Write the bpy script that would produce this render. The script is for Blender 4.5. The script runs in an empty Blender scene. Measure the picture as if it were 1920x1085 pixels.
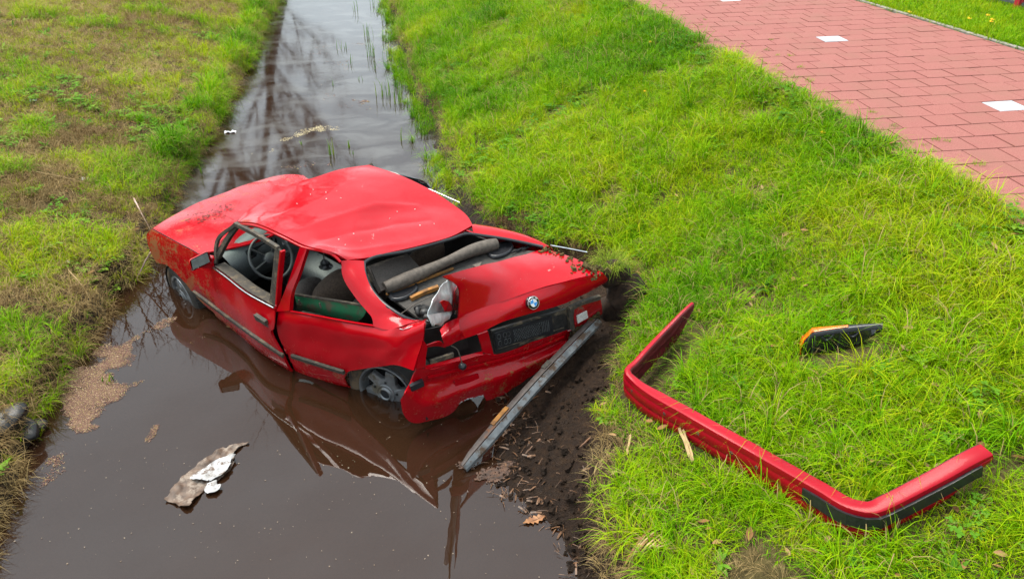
import bpy, math, random
import numpy as np
from mathutils import Matrix, Vector

random.seed(7)
RNG = np.random.default_rng(11)
SC = bpy.context.scene
COL = SC.collection

# ------------------------------------------------------------------ camera
# x to the right of the ditch, y along the ditch, z up, water level z = 0
F, PITCH, YAW, CAM_H = 1420.0, math.radians(30.37), math.radians(11.0), 3.55
cy, sy, cp, sp = math.cos(YAW), math.sin(YAW), math.cos(PITCH), math.sin(PITCH)
FW = np.array([sy * cp, cy * cp, -sp]); RT = np.array([cy, -sy, 0.0]); UPV = np.cross(RT, FW)
C0 = np.array([0.0, 0.0, CAM_H])
cam = bpy.data.cameras.new('camera'); cam.sensor_width = 36.0; cam.lens = 36.0 * F / 1920.0
cam.clip_start = 0.05; cam.clip_end = 1000.0
cam_o = bpy.data.objects.new('camera', cam); COL.objects.link(cam_o)
cam_o.matrix_world = Matrix([[RT[i], UPV[i], -FW[i], C0[i]] for i in range(3)] + [[0, 0, 0, 1]])
SC.camera = cam_o

# ------------------------------------------------------------------ world, sun, exposure
SUN_EL, SUN_AZ = math.radians(64), math.radians(318)      # azimuth clockwise from +y
world = bpy.data.worlds.new('World'); SC.world = world; world.use_nodes = True
nt = world.node_tree; nt.nodes.clear()
def nn(tree, t, **kw):
    n = tree.nodes.new(t)
    for k, v in kw.items(): setattr(n, k, v)
    return n
sky = nn(nt, 'ShaderNodeTexSky', sky_type='NISHITA', sun_disc=False)
sky.sun_elevation = SUN_EL; sky.sun_rotation = SUN_AZ; sky.air_density = 1.2; sky.dust_density = 2.0
tc = nn(nt, 'ShaderNodeTexCoord'); sep = nn(nt, 'ShaderNodeSeparateXYZ')
nt.links.new(tc.outputs['Generated'], sep.inputs[0])
ov = nn(nt, 'ShaderNodeMapRange'); ov.inputs['From Min'].default_value = 0.0; ov.inputs['From Max'].default_value = 1.0
ov.inputs['To Min'].default_value = 9.5; ov.inputs['To Max'].default_value = 12.0     # overcast sky, brighter overhead
nt.links.new(sep.outputs['Z'], ov.inputs['Value'])
cn = nn(nt, 'ShaderNodeTexNoise'); cn.inputs['Scale'].default_value = 3.2; cn.inputs['Detail'].default_value = 5.0
cmap = nn(nt, 'ShaderNodeMapping'); cmap.inputs['Scale'].default_value = (1, 1, 2.4)
nt.links.new(tc.outputs['Generated'], cmap.inputs[0]); nt.links.new(cmap.outputs[0], cn.inputs['Vector'])
cr = nn(nt, 'ShaderNodeMapRange'); cr.inputs['From Min'].default_value = 0.3; cr.inputs['From Max'].default_value = 0.7
cr.inputs['To Min'].default_value = 0.78; cr.inputs['To Max'].default_value = 1.2
nt.links.new(cn.outputs[0], cr.inputs['Value'])
mul = nn(nt, 'ShaderNodeMath', operation='MULTIPLY'); nt.links.new(ov.outputs[0], mul.inputs[0]); nt.links.new(cr.outputs[0], mul.inputs[1])
ccol = nn(nt, 'ShaderNodeVectorMath', operation='SCALE'); ccol.inputs[0].default_value = (0.81, 0.93, 1.0)
nt.links.new(mul.outputs[0], ccol.inputs['Scale'])
mx = nn(nt, 'ShaderNodeMix', data_type='RGBA'); mx.inputs['Factor'].default_value = 0.88
nt.links.new(sky.outputs[0], mx.inputs['A']); nt.links.new(ccol.outputs[0], mx.inputs['B'])
bg = nn(nt, 'ShaderNodeBackground'); bg.inputs['Strength'].default_value = 0.06
nt.links.new(mx.outputs['Result'], bg.inputs['Color'])
wo = nn(nt, 'ShaderNodeOutputWorld'); nt.links.new(bg.outputs[0], wo.inputs['Surface'])

sun = bpy.data.lights.new('sun', 'SUN'); sun.energy = 2.4; sun.angle = math.radians(40); sun.color = (1.0, 0.95, 0.86)
sun_o = bpy.data.objects.new('sun', sun); COL.objects.link(sun_o)
sd = Vector((math.sin(SUN_AZ) * math.cos(SUN_EL), math.cos(SUN_AZ) * math.cos(SUN_EL), math.sin(SUN_EL)))
sun_o.rotation_euler = sd.to_track_quat('Z', 'Y').to_euler(); sun_o.location = (-8, 14, 18)

SC.view_settings.view_transform = 'Standard'; SC.view_settings.look = 'None'
SC.view_settings.exposure = 1.5; SC.view_settings.gamma = 1.0; SC.view_settings.use_curve_mapping = False
SC.render.engine = 'CYCLES'
SC.cycles.use_denoising = True
SC.cycles.max_bounces = 5; SC.cycles.diffuse_bounces = 3; SC.cycles.glossy_bounces = 3; SC.cycles.transparent_max_bounces = 8; SC.cycles.transmission_bounces = 3
SC.cycles.use_adaptive_sampling = True; SC.cycles.adaptive_threshold = 0.02
SC.cycles.caustics_reflective = False; SC.cycles.caustics_refractive = False

# ------------------------------------------------------------------ helpers
def tag(o, label=None, cat=None, group=None, kind=None):
    if label: o['label'] = label
    if cat: o['category'] = cat
    if group: o['group'] = group
    if kind: o['kind'] = kind
    return o

def empty(name, loc=(0, 0, 0)):
    o = bpy.data.objects.new(name, None); o.location = loc; o.empty_display_size = 0.1; COL.objects.link(o); return o

def mesh_of(name, verts, faces, smooth=True):
    me = bpy.data.meshes.new(name)
    me.from_pydata([tuple(map(float, v)) for v in verts], [], [tuple(int(i) for i in f) for f in faces])
    if smooth: me.polygons.foreach_set('use_smooth', [True] * len(me.polygons))
    me.update(); return me

def link(name, me, mat=None, parent=None):
    o = bpy.data.objects.new(name, me); COL.objects.link(o)
    if mat is not None and len(me.materials) == 0: me.materials.append(mat)
    if parent is not None: o.parent = parent
    return o

class MB:
    """collects quads, boxes, tubes and sheets, builds ONE mesh object"""
    def __init__(s): s.v = []; s.f = []; s.flat = []
    def add(s, V, Fs, flat=False):
        b = len(s.v); s.v.extend([tuple(p) for p in V])
        for f in Fs: s.f.append(tuple(i + b for i in f)); s.flat.append(flat)
        return s
    def box(s, c, d, ax=None):
        ax = np.eye(3) if ax is None else np.asarray(ax, float)
        c = np.asarray(c, float); P = []
        for sx in (-1, 1):
            for s_y in (-1, 1):
                for sz in (-1, 1): P.append(c + ax[0] * sx * d[0] / 2 + ax[1] * s_y * d[1] / 2 + ax[2] * sz * d[2] / 2)
        return s.add(P, [(0, 1, 3, 2), (4, 6, 7, 5), (0, 4, 5, 1), (2, 3, 7, 6), (0, 2, 6, 4), (1, 5, 7, 3)], True)
    def ring_sweep(s, rings, closed=True, caps=True, flat=False):
        n = len(rings[0]); V = [p for r in rings for p in r]; Fs = []
        for i in range(len(rings) - 1):
            for j in range(n if closed else n - 1):
                a, b = i * n + j, i * n + (j + 1) % n
                Fs.append((a, b, b + n, a + n))
        s.add(V, Fs, flat)
        if caps and closed:
            s.add(rings[0], [tuple(range(n))[::-1]], True); s.add(rings[-1], [tuple(range(n))], True)
        return s
    def tube(s, pts, r, n=8, caps=True):
        pts = np.asarray(pts, float); rs = np.broadcast_to(np.asarray(r, float), (len(pts),)); rings = []
        t = np.gradient(pts, axis=0); t /= np.linalg.norm(t, axis=1)[:, None] + 1e-12
        a = np.cross(t[0], (0.31, 0.2, 0.93)); a /= np.linalg.norm(a)
        for i in range(len(pts)):
            a = a - t[i] * (a @ t[i]); a /= np.linalg.norm(a); b = np.cross(t[i], a)
            rings.append([pts[i] + rs[i] * (a * math.cos(q) + b * math.sin(q)) for q in np.linspace(0, 2 * math.pi, n, endpoint=False)])
        return s.ring_sweep(rings, True, caps)
    def bar(s, pts, w, h, side):
        """rectangular section along pts; side = direction of the width w"""
        pts = np.asarray(pts, float); t = np.gradient(pts, axis=0); t /= np.linalg.norm(t, axis=1)[:, None]; rings = []
        for i, p in enumerate(pts):
            a = np.asarray(side, float) - t[i] * (np.asarray(side, float) @ t[i]); a /= np.linalg.norm(a); b = np.cross(t[i], a)
            rings.append([p + a * w / 2 + b * h / 2, p - a * w / 2 + b * h / 2, p - a * w / 2 - b * h / 2, p + a * w / 2 - b * h / 2])
        return s.ring_sweep(rings, True, True, True)
    def sheet(s, G, thick=0.0):
        """G: (nv, nu, 3) grid; with thickness it becomes a closed plate"""
        nv, nu = G.shape[:2]
        Fs = [(i * nu + j, i * nu + j + 1, (i + 1) * nu + j + 1, (i + 1) * nu + j) for i in range(nv - 1) for j in range(nu - 1)]
        P = G.reshape(-1, 3)
        if thick <= 0: return s.add(P, Fs)
        du = np.gradient(G, axis=1); dv = np.gradient(G, axis=0); N = np.cross(du, dv); N /= np.linalg.norm(N, axis=2)[..., None] + 1e-12
        A = (G + N * thick / 2).reshape(-1, 3); B = (G - N * thick / 2).reshape(-1, 3)
        s.add(A, Fs); s.add(B, [f[::-1] for f in Fs])
        loop = [j for j in range(nu)] + [i * nu + nu - 1 for i in range(1, nv)] + [(nv - 1) * nu + j for j in range(nu - 2, -1, -1)] + [i * nu for i in range(nv - 2, 0, -1)]
        V = [A[i] for i in loop] + [B[i] for i in loop]; m = len(loop)
        return s.add(V, [(k, k + m, (k + 1) % m + m, (k + 1) % m) for k in range(m)], True)
    def build(s, name, mat=None, parent=None, smooth=True):
        me = mesh_of(name, s.v, s.f, False)
        if smooth: me.polygons.foreach_set('use_smooth', [not q for q in s.flat])
        return link(name, me, mat, parent)

def spline(P, n, lin=False):
    """resample a polyline to n points along its chord length, smooth (monotone-free cubic) or linear"""
    P = np.asarray(P, float)
    if len(P) == 1: return np.repeat(P, n, 0)
    d = np.r_[0, np.cumsum(np.linalg.norm(np.diff(P, axis=0), axis=1) + 1e-9)]; d /= d[-1]
    t = np.linspace(0, 1, n)
    if lin or len(P) == 2: return np.stack([np.interp(t, d, P[:, k]) for k in range(3)], 1)
    m = np.gradient(P, d, axis=0)
    i = np.clip(np.searchsorted(d, t, side='right') - 1, 0, len(P) - 2); h = (d[i + 1] - d[i]); x = ((t - d[i]) / h)[:, None]; h = h[:, None]
    return (2 * x**3 - 3 * x**2 + 1) * P[i] + (x**3 - 2 * x**2 + x) * h * m[i] + (-2 * x**3 + 3 * x**2) * P[i + 1] + (x**3 - x**2) * h * m[i + 1]

def loft(rows, nu, nv, linu=False, linv=False):
    R_ = np.stack([spline(r, nu, linu) for r in rows])            # (rows, nu, 3)
    return np.stack([spline(R_[:, j], nv, linv) for j in range(nu)], 1)

def _hash(ix, iy, iz, s):
    h = (ix * 374761393 + iy * 668265263 + iz * 2147483647 % 4294967296 + iz * 1274126177 + s * 974711) & 0xffffffff
    h = ((h ^ (h >> 13)) * 1274126177) & 0xffffffff
    return ((h ^ (h >> 16)) & 0xffff) / 65535.0
def vnoise(P, scale=1.0, seed=0, octaves=3):
    P = np.asarray(P, float)
    if P.shape[-1] == 2: P = np.concatenate([P, np.zeros(P.shape[:-1] + (1,))], -1)
    out = np.zeros(P.shape[:-1]); amp, tot = 1.0, 0.0
    for o in range(octaves):
        q = P * scale * 2**o; i = np.floor(q).astype(np.int64); f = q - i; f = f * f * (3 - 2 * f); r = 0
        for dx in (0, 1):
            for dy in (0, 1):
                for dz in (0, 1):
                    w = (f[..., 0] if dx else 1 - f[..., 0]) * (f[..., 1] if dy else 1 - f[..., 1]) * (f[..., 2] if dz else 1 - f[..., 2])
                    r = r + w * _hash(i[..., 0] + dx, i[..., 1] + dy, i[..., 2] + dz, seed + o * 17)
        out += amp * r; tot += amp; amp *= 0.5
    return out / tot                                              # 0..1

def ray(px, py): return FW + RT * (px - 960.0) / F - UPV * (py - 542.5) / F
def at_z(px, py, z=0.0):
    d = ray(px, py); return C0 + d * (z - CAM_H) / d[2]
def at_ground(px, py, up=0.0):
    z = 0.5
    for _ in range(40):
        p = at_z(px, py, z); z = 0.6 * z + 0.4 * (float(ground_h(p[0], p[1])) + up)
    return at_z(px, py, z)

# ------------------------------------------------------------------ materials
MATS = {}
def material(name): 
    m = bpy.data.materials.new(name); m.use_nodes = True; m.node_tree.nodes.clear(); MATS[name] = m
    t = m.node_tree; out = nn(t, 'ShaderNodeOutputMaterial'); return m, t, out
def ramp(t, fac, stops):
    r = nn(t, 'ShaderNodeValToRGB'); e = r.color_ramp.elements
    while len(e) < len(stops): e.new(0.5)
    for k, (p, c) in enumerate(stops): e[k].position = p; e[k].color = (*c, 1) if len(c) == 3 else c
    t.links.new(fac, r.inputs[0]); return r
def noise(t, scale, detail=4, rough=0.55, vec=None, dist=0.0):
    n = nn(t, 'ShaderNodeTexNoise'); n.inputs['Scale'].default_value = scale; n.inputs['Detail'].default_value = detail
    n.inputs['Roughness'].default_value = rough; n.inputs['Distortion'].default_value = dist
    if vec is None:
        c = t.nodes.get('TC') or nn(t, 'ShaderNodeTexCoord'); c.name = 'TC'; vec = c.outputs['Object']
    t.links.new(vec, n.inputs['Vector']); return n
def mixc(t, fac, a, b):
    m = nn(t, 'ShaderNodeMix', data_type='RGBA')
    for s, v in (('Factor', fac), ('A', a), ('B', b)):
        if hasattr(v, 'links') or isinstance(v, bpy.types.NodeSocket): t.links.new(v, m.inputs[s])
        elif s == 'Factor': m.inputs[s].default_value = v
        else: m.inputs[s].default_value = (*v, 1)
    return m.outputs['Result']
def mathn(t, op, a, b=None, clamp=False):
    m = nn(t, 'ShaderNodeMath', operation=op, use_clamp=clamp)
    for k, v in enumerate((a, b)):
        if v is None: continue
        if isinstance(v, bpy.types.NodeSocket): t.links.new(v, m.inputs[k])
        else: m.inputs[k].default_value = v
    return m.outputs[0]
def smooth_step(t, v, lo, hi):
    m = nn(t, 'ShaderNodeMapRange', interpolation_type='SMOOTHSTEP'); m.inputs['From Min'].default_value = lo; m.inputs['From Max'].default_value = hi
    t.links.new(v, m.inputs['Value']); return m.outputs['Result']
def bump(t, h, strength, dist=0.01):
    b = nn(t, 'ShaderNodeBump'); b.inputs['Strength'].default_value = strength; b.inputs['Distance'].default_value = dist
    t.links.new(h, b.inputs['Height']); return b.outputs[0]
def principled(t, out, color, rough=0.5, metal=0.0, spec=0.5, coat=0.0, normal=None, **kw):
    p = nn(t, 'ShaderNodeBsdfPrincipled')
    for nme, v in (('Base Color', color), ('Roughness', rough), ('Metallic', metal), ('Specular IOR Level', spec), ('Coat Weight', coat), *kw.items()):
        if isinstance(v, bpy.types.NodeSocket): t.links.new(v, p.inputs[nme])
        elif nme == 'Base Color': p.inputs[nme].default_value = (*v, 1)
        else: p.inputs[nme].default_value = v
    if normal is not None: t.links.new(normal, p.inputs['Normal'])
    t.links.new(p.outputs[0], out.inputs['Surface']); return p

def simple(name, c1, c2=None, scale=30, rough=0.6, metal=0.0, bumpk=0.15, spec=0.4, coat=0.0, dirt=None, dirt_amt=0.5, dscale=6):
    m, t, out = material(name)
    n = noise(t, scale); col = mixc(t, smooth_step(t, n.outputs[0], 0.3, 0.7), c1, c2 or tuple(x * 0.7 for x in c1))
    r = rough
    if dirt:
        d = noise(t, dscale, 7, 0.68); k = smooth_step(t, d.outputs[0], 0.62 - 0.25 * dirt_amt, 0.72 - 0.2 * dirt_amt)
        col = mixc(t, k, col, dirt); r = mathn(t, 'ADD', mathn(t, 'MULTIPLY', k, 0.9 - rough), rough)
    principled(t, out, col, r, metal, spec, coat, bump(t, n.outputs[0], bumpk, 0.004))
    return m

def paint(name, red, mud_front=0.0, mud_low=0.0, base_mud=0.0, rough=0.2, coatw=0.30, scratch=0.0):
    """red car paint under clear coat with splashed mud; mud grows to the front (+x) and downwards if asked"""
    m, t, out = material(name)
    n1 = noise(t, 9, 6, 0.65); n2 = noise(t, 55, 4, 0.6); n3 = noise(t, 2.2, 4, 0.6)
    c = nn(t, 'ShaderNodeSeparateXYZ'); t.links.new(t.nodes['TC'].outputs['Object'], c.inputs[0])
    fr = smooth_step(t, c.outputs[0], 1.1, 3.0); lo = smooth_step(t, mathn(t, 'MULTIPLY', c.outputs[2], -1.0), -0.95, -0.25)
    amt = mathn(t, 'ADD', mathn(t, 'ADD', mathn(t, 'MULTIPLY', fr, mud_front), mathn(t, 'MULTIPLY', lo, mud_low)), base_mud)
    v = mathn(t, 'ADD', mathn(t, 'MULTIPLY', n1.outputs[0], 0.55), mathn(t, 'MULTIPLY', n2.outputs[0], 0.45))
    v = mathn(t, 'ADD', v, mathn(t, 'MULTIPLY', amt, 0.3))
    film = smooth_step(t, v, 0.52, 0.76); spots = smooth_step(t, v, 0.62, 0.655)
    col = mixc(t, smooth_step(t, n3.outputs[0], 0.35, 0.7), red, tuple(x * 0.86 for x in red))
    col = mixc(t, mathn(t, 'MULTIPLY', film, 0.55), col, (0.27, 0.035, 0.010))
    col = mixc(t, mathn(t, 'MULTIPLY', spots, 0.72), col, (0.23, 0.12, 0.045))
    if scratch:
        sm_ = nn(t, 'ShaderNodeMapping'); sm_.inputs['Scale'].default_value = (3.0, 5.0, 60.0); sm_.inputs['Rotation'].default_value = (0.2, 0.5, 0.3); t.links.new(t.nodes['TC'].outputs['Object'], sm_.inputs[0])
        sn_ = noise(t, 1.6, 5, 0.6, sm_.outputs[0]); sk = mathn(t, 'MULTIPLY', smooth_step(t, sn_.outputs[0], 0.69, 0.72), smooth_step(t, n3.outputs[0], 0.45, 0.62))
        col = mixc(t, mathn(t, 'MULTIPLY', sk, scratch), col, (0.40, 0.33, 0.31))
    rr = mathn(t, 'ADD', mathn(t, 'MULTIPLY', film, 0.42), rough)
    coat = mathn(t, 'MULTIPLY', mathn(t, 'SUBTRACT', 1.0, film, True), coatw)
    wob = noise(t, 7, 2, 0.5)
    nb = bump(t, mathn(t, 'ADD', mathn(t, 'MULTIPLY', wob.outputs[0], 1.0), mathn(t, 'MULTIPLY', spots, 0.12)), 0.10, 0.02)
    p = principled(t, out, col, rr, 0.0, 0.16, coat, nb); p.inputs['Coat Roughness'].default_value = 0.05
    return m

RED = (0.36, 0.0010, 0.0058)
M_paint = paint('red_paint', RED, 0.15, 0.45, -0.22, scratch=.6)
M_paint_roof = paint('red_paint_roof', RED, 0.1, 0.0, -0.20, coatw=.42, scratch=.3, rough=.16)
M_paint_side = paint('red_paint_muddy', RED, 0.62, 0.35, -0.20, scratch=.3)
M_paint_rear = paint('red_paint_rear', RED, 0.0, 0.35, -0.16, scratch=.8)
M_paint_hood = paint('red_paint_hood', RED, 0.45, 0.0, -0.30, coatw=.42)
M_bumper = paint('red_bumper_plastic', (0.30, 0.0015, 0.010), 0.0, 0.0, -0.12, 0.34, 0.08, 0.7)
M_bumper_in = simple('bumper_inside', (0.12, 0.008, 0.012), (0.07, 0.006, 0.008), 20, 0.6)
M_black = simple('black_rubber', (0.012, 0.012, 0.013), (0.03, 0.028, 0.026), 40, 0.5, dirt=(0.13, 0.10, 0.065), dirt_amt=0.35)
M_black_clean = simple('black_plastic', (0.012, 0.013, 0.015), (0.02, 0.02, 0.023), 60, 0.28)
M_gloss_black = simple('black_gloss', (0.006, 0.007, 0.009), (0.01, 0.011, 0.014), 12, 0.06, coat=0.6, bumpk=0.02)
M_muddy_black = simple('muddy_trim', (0.026, 0.023, 0.019), (0.06, 0.049, 0.036), 45, 0.75, dirt=(0.12, 0.092, 0.06), dirt_amt=0.45, dscale=14)
M_dark = simple('dark_interior', (0.006, 0.006, 0.006), (0.013, 0.012, 0.011), 25, 0.8)
M_dash = simple('dashboard_vinyl', (0.115, 0.13, 0.13), (0.08, 0.09, 0.09), 120, 0.55)
M_dash_dark = simple('dashboard_dark', (0.06, 0.063, 0.065), (0.09, 0.093, 0.095), 90, 0.5)
M_seat = simple('seat_cloth', (0.085, 0.058, 0.040), (0.05, 0.034, 0.025), 70, 0.9, bumpk=0.4)
M_seat_dark = simple('seat_cloth_dark', (0.075, 0.062, 0.054), (0.048, 0.040, 0.035), 90, 0.9, bumpk=0.4)
M_bolster = simple('bolster_vinyl', (0.105, 0.085, 0.068), (0.06, 0.048, 0.038), 35, 0.7, bumpk=0.3)
M_shelf = simple('shelf_felt', (0.026, 0.024, 0.022), (0.05, 0.044, 0.038), 28, 0.85, bumpk=0.3)
M_rust = simple('rusty_edge', (0.30, 0.13, 0.025), (0.13, 0.06, 0.02), 22, 0.85, bumpk=0.5)
M_green = simple('green_primer', (0.016, 0.15, 0.060), (0.03, 0.10, 0.05), 9, 0.55, dirt=(0.10, 0.085, 0.05), dirt_amt=0.55, dscale=9)
M_chrome = simple('chrome_strip', (0.72, 0.72, 0.71), (0.5, 0.5, 0.5), 18, 0.2, 1.0, 0.05)
M_zinc = simple('bare_torn_metal', (0.58, 0.60, 0.60), (0.36, 0.39, 0.40), 14, 0.42, 0.25, 0.3)
M_alloy = simple('grey_alloy', (0.21, 0.215, 0.22), (0.13, 0.135, 0.14), 10, 0.38, 0.55, 0.1, dirt=(0.13, 0.11, 0.08), dirt_amt=0.2)
M_steel = simple('weathered_beam', (0.15, 0.16, 0.165), (0.08, 0.085, 0.09), 13, 0.5, 0.4, 0.25, dirt=(0.07, 0.045, 0.03), dirt_amt=0.55, dscale=9)
M_tyre = simple('tyre_rubber', (0.02, 0.019, 0.018), (0.04, 0.034, 0.028), 50, 0.85, dirt=(0.11, 0.075, 0.045), dirt_amt=0.45)
M_white = simple('white_plastic', (0.75, 0.74, 0.72), (0.6, 0.6, 0.6), 25, 0.45)
M_redlens = simple('red_lens', (0.30, 0.006, 0.010), (0.20, 0.006, 0.008), 20, 0.14, coat=0.6, bumpk=0.04, dirt=(0.10, 0.06, 0.035), dirt_amt=0.35)
M_clearlens = simple('clear_lens', (0.62, 0.60, 0.57), (0.45, 0.42, 0.40), 60, 0.2)
M_orange = simple('orange_lens', (0.72, 0.16, 0.006), (0.50, 0.10, 0.006), 18, 0.15, coat=0.5, bumpk=0.05)
M_blue = simple('emblem_blue', (0.05, 0.30, 0.72), (0.05, 0.26, 0.62), 20, 0.25)
M_mirror = simple('dusty_mirror_bank_tint', (0.10, 0.11, 0.10), (0.06, 0.066, 0.06), 24, 0.25, 0.3, 0.1, dirt=(0.12, 0.10, 0.07), dirt_amt=0.4)  # grey green base colour stands in for the reflected bank, dirt over it
M_straw = simple('straw', (0.46, 0.33, 0.16), (0.28, 0.18, 0.08), 26, 0.85, bumpk=0.3)
M_palestick = simple('pale_stick', (0.55, 0.40, 0.34), (0.38, 0.24, 0.18), 26, 0.8, bumpk=0.3)
M_twig = simple('wet_twig', (0.16, 0.07, 0.03), (0.07, 0.035, 0.018), 26, 0.5, bumpk=0.3)
M_leafb = simple('oak_leaf', (0.30, 0.14, 0.055), (0.20, 0.085, 0.035), 30, 0.6, bumpk=0.3)
M_paper = simple('litter_paper', (0.72, 0.72, 0.74), (0.5, 0.5, 0.52), 30, 0.7, bumpk=0.3)
M_rag = simple('soaked_rag', (0.12, 0.075, 0.05), (0.05, 0.03, 0.02), 18, 0.6, bumpk=0.9, dirt=(0.22, 0.175, 0.14), dirt_amt=0.5, dscale=12)
M_ragwhite = simple('white_lining', (0.40, 0.40, 0.41), (0.22, 0.21, 0.20), 16, 0.5, bumpk=0.8, dirt=(0.10, 0.065, 0.045), dirt_amt=0.5, dscale=20)
M_bag = simple('black_bag', (0.004, 0.004, 0.004), (0.010, 0.008, 0.007), 16, 0.4, bumpk=0.7, dirt=(0.03, 0.018, 0.012), dirt_amt=0.2)
M_yellow = simple('dandelion_yellow', (0.80, 0.52, 0.01), (0.72, 0.40, 0.01), 60, 0.7)
M_fence = simple('fence_grey', (0.10, 0.11, 0.12), (0.07, 0.075, 0.085), 20, 0.5, 0.3)
M_fencered = simple('fence_red', (0.42, 0.012, 0.03), (0.34, 0.012, 0.025), 20, 0.45)
m, t, out = material('clear_glass'); g_ = nn(t, 'ShaderNodeBsdfGlossy'); g_.inputs['Roughness'].default_value = .03; tr_ = nn(t, 'ShaderNodeBsdfTransparent'); tr_.inputs['Color'].default_value = (.86, .92, .89, 1)
fz_ = nn(t, 'ShaderNodeFresnel'); mm_ = nn(t, 'ShaderNodeMixShader'); t.links.new(fz_.outputs[0], mm_.inputs[0]); t.links.new(tr_.outputs[0], mm_.inputs[1]); t.links.new(g_.outputs[0], mm_.inputs[2]); t.links.new(mm_.outputs[0], out.inputs['Surface']); M_glass = m
M_bark = simple('tree_bark', (0.075, 0.06, 0.045), (0.035, 0.03, 0.024), 8, 0.9, bumpk=0.6)
M_kerb = simple('kerb_stone', (0.26, 0.235, 0.20), (0.16, 0.14, 0.115), 14, 0.9, bumpk=0.5)

# ------------------------------------------------------------------ terrain
PATH_X0, PATH_X1 = 4.06, 7.27
def path_z(x): return 3.55 - 2.064 + 0.026 * (x - 4.46)
LE = np.array([(-60, -2.3), (0, -2.3), (2, -2.32), (3.7, -2.42), (4.9, -2.48), (6.4, -2.45), (7.3, -2.28), (9, -2.31), (12.2, -2.22), (15.8, -2.16), (21, -2.08), (60, -1.6), (200, 0)])
RL = np.array([(-60, 1.0), (0, 1.0), (2.7, 1.03), (3.25, 1.12), (3.7, 1.33), (4.1, 1.58), (4.6, 1.9), (5.1, 2.05), (5.6, 1.95), (6.2, 1.55), (6.9, 1.17), (7.5, 1.06), (8.8, 0.98), (11.7, 0.93), (14.9, 0.88), (21, 0.92), (60, 1.4), (200, 3)])
RW = np.array([(-60, .9), (0, .9), (2.6, .93), (3.0, .93), (3.2, .84), (3.45, .62), (3.8, .66), (4.2, .78), (4.7, .75), (5.3, .8), (6.0, .85), (6.8, .9), (7.5, .92), (8.8, .88), (11.7, .85), (14.9, .80), (21, .84), (60, 1.3), (200, 2.9)])
LZ = np.array([(-60, .22), (2.7, .22), (3.7, .30), (4.6, .44), (5.3, .46), (6.2, .34), (7.5, .22), (60, .2)])
def edge_wob(y, k): q = np.stack([np.full(np.shape(y), 3.3 + 40 * k), np.asarray(y, float)], -1); return ((vnoise(q, 2.3, 3, 4) - .5) * .26 + (vnoise(q, .55, 33, 2) - .5) * .34 * np.clip((np.asarray(y, float) - 6.5) / 3, 0, 1))
def sstep(t): t = np.clip(t, 0, 1); return t * t * (3 - 2 * t)
def ground_h(x, y):
    x = np.asarray(x, float); y = np.asarray(y, float); P = np.stack(np.broadcast_arrays(x, y), -1)
    xl = np.interp(y, LE[:, 0], LE[:, 1]) + edge_wob(y, 1) * .8
    xr = np.interp(y, RL[:, 0], RL[:, 1]) + edge_wob(y, 2) * .7
    xw = np.minimum(np.interp(y, RW[:, 0], RW[:, 1]) + (vnoise(P, 5.0, 9, 3) - .5) * .22, xr - .06)
    zl = np.interp(y, LZ[:, 0], LZ[:, 1])
    d = xl - x
    left = np.where(d > 0, .19 * sstep(d / .16) + 1.0 * (1 - np.exp(-np.maximum(d, 0) * .30)), -np.minimum(.5, -d * 1.3))
    t = (x - xw) / (xr - xw)
    mud = np.where(t > 0, (zl - .11) * np.power(np.clip(t, 0, 1), 1.35), -np.minimum(.5, (xw - x) * .55))
    mud = mud + ((vnoise(P, 9, 5, 3) - .5) * .09 + (vnoise(P, 26, 15, 2) - .5) * .035) * np.clip(t * 3, 0, 1) * (t < 1)
    s = np.clip((x - xr) / (PATH_X0 - xr), 0, 1)
    bank = zl + (path_z(PATH_X0) - .03 - zl) * s * (1.18 - .18 * s)
    right = np.where(x > xr - .05, mud + (bank - mud) * sstep((x - xr + .05) / .09), mud)
    right = np.where(x > PATH_X0 - .02, path_z(np.minimum(x, 14)) - .03 - .05 * sstep((x - PATH_X0) / .15) * (x < PATH_X1 + .05), right)
    z = np.where(x < -.9, left, right)
    lump = (vnoise(P, 1.1, 21, 3) - .5) * .10 + (vnoise(P, 6, 31, 2) - .5) * .035
    on = np.where(x < -.9, sstep(d / .5), sstep((x - xr) / .5) * (1 - sstep((x - 3.5) / .5)))
    return z + lump * on

def lines(segs):
    out = []
    for a, b, s in segs: out += list(np.arange(a, b - 1e-6, s))
    return np.array(out + [segs[-1][1]])
gx = lines([(-200, -40, 20), (-40, -9, 2), (-9, -3, .14), (-3, -1.6, .045), (-1.6, .1, .2), (.1, 2.4, .035), (2.4, 4.2, .07), (4.2, 9, .2), (9, 40, 2), (40, 200, 20)])
gy = lines([(-60, 0, 5), (0, 2, .3), (2, 8, .05), (8, 14, .1), (14, 24, .25), (24, 60, 2), (60, 260, 20)])
GX, GY = np.meshgrid(gx, gy); GZ = ground_h(GX, GY)
ny, nx = GX.shape
tv = np.stack([GX, GY, GZ], -1).reshape(-1, 3)
idx = np.arange(ny * nx).reshape(ny, nx)
tf = np.stack([idx[:-1, :-1], idx[:-1, 1:], idx[1:, 1:], idx[1:, :-1]], -1).reshape(-1, 4)

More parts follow.
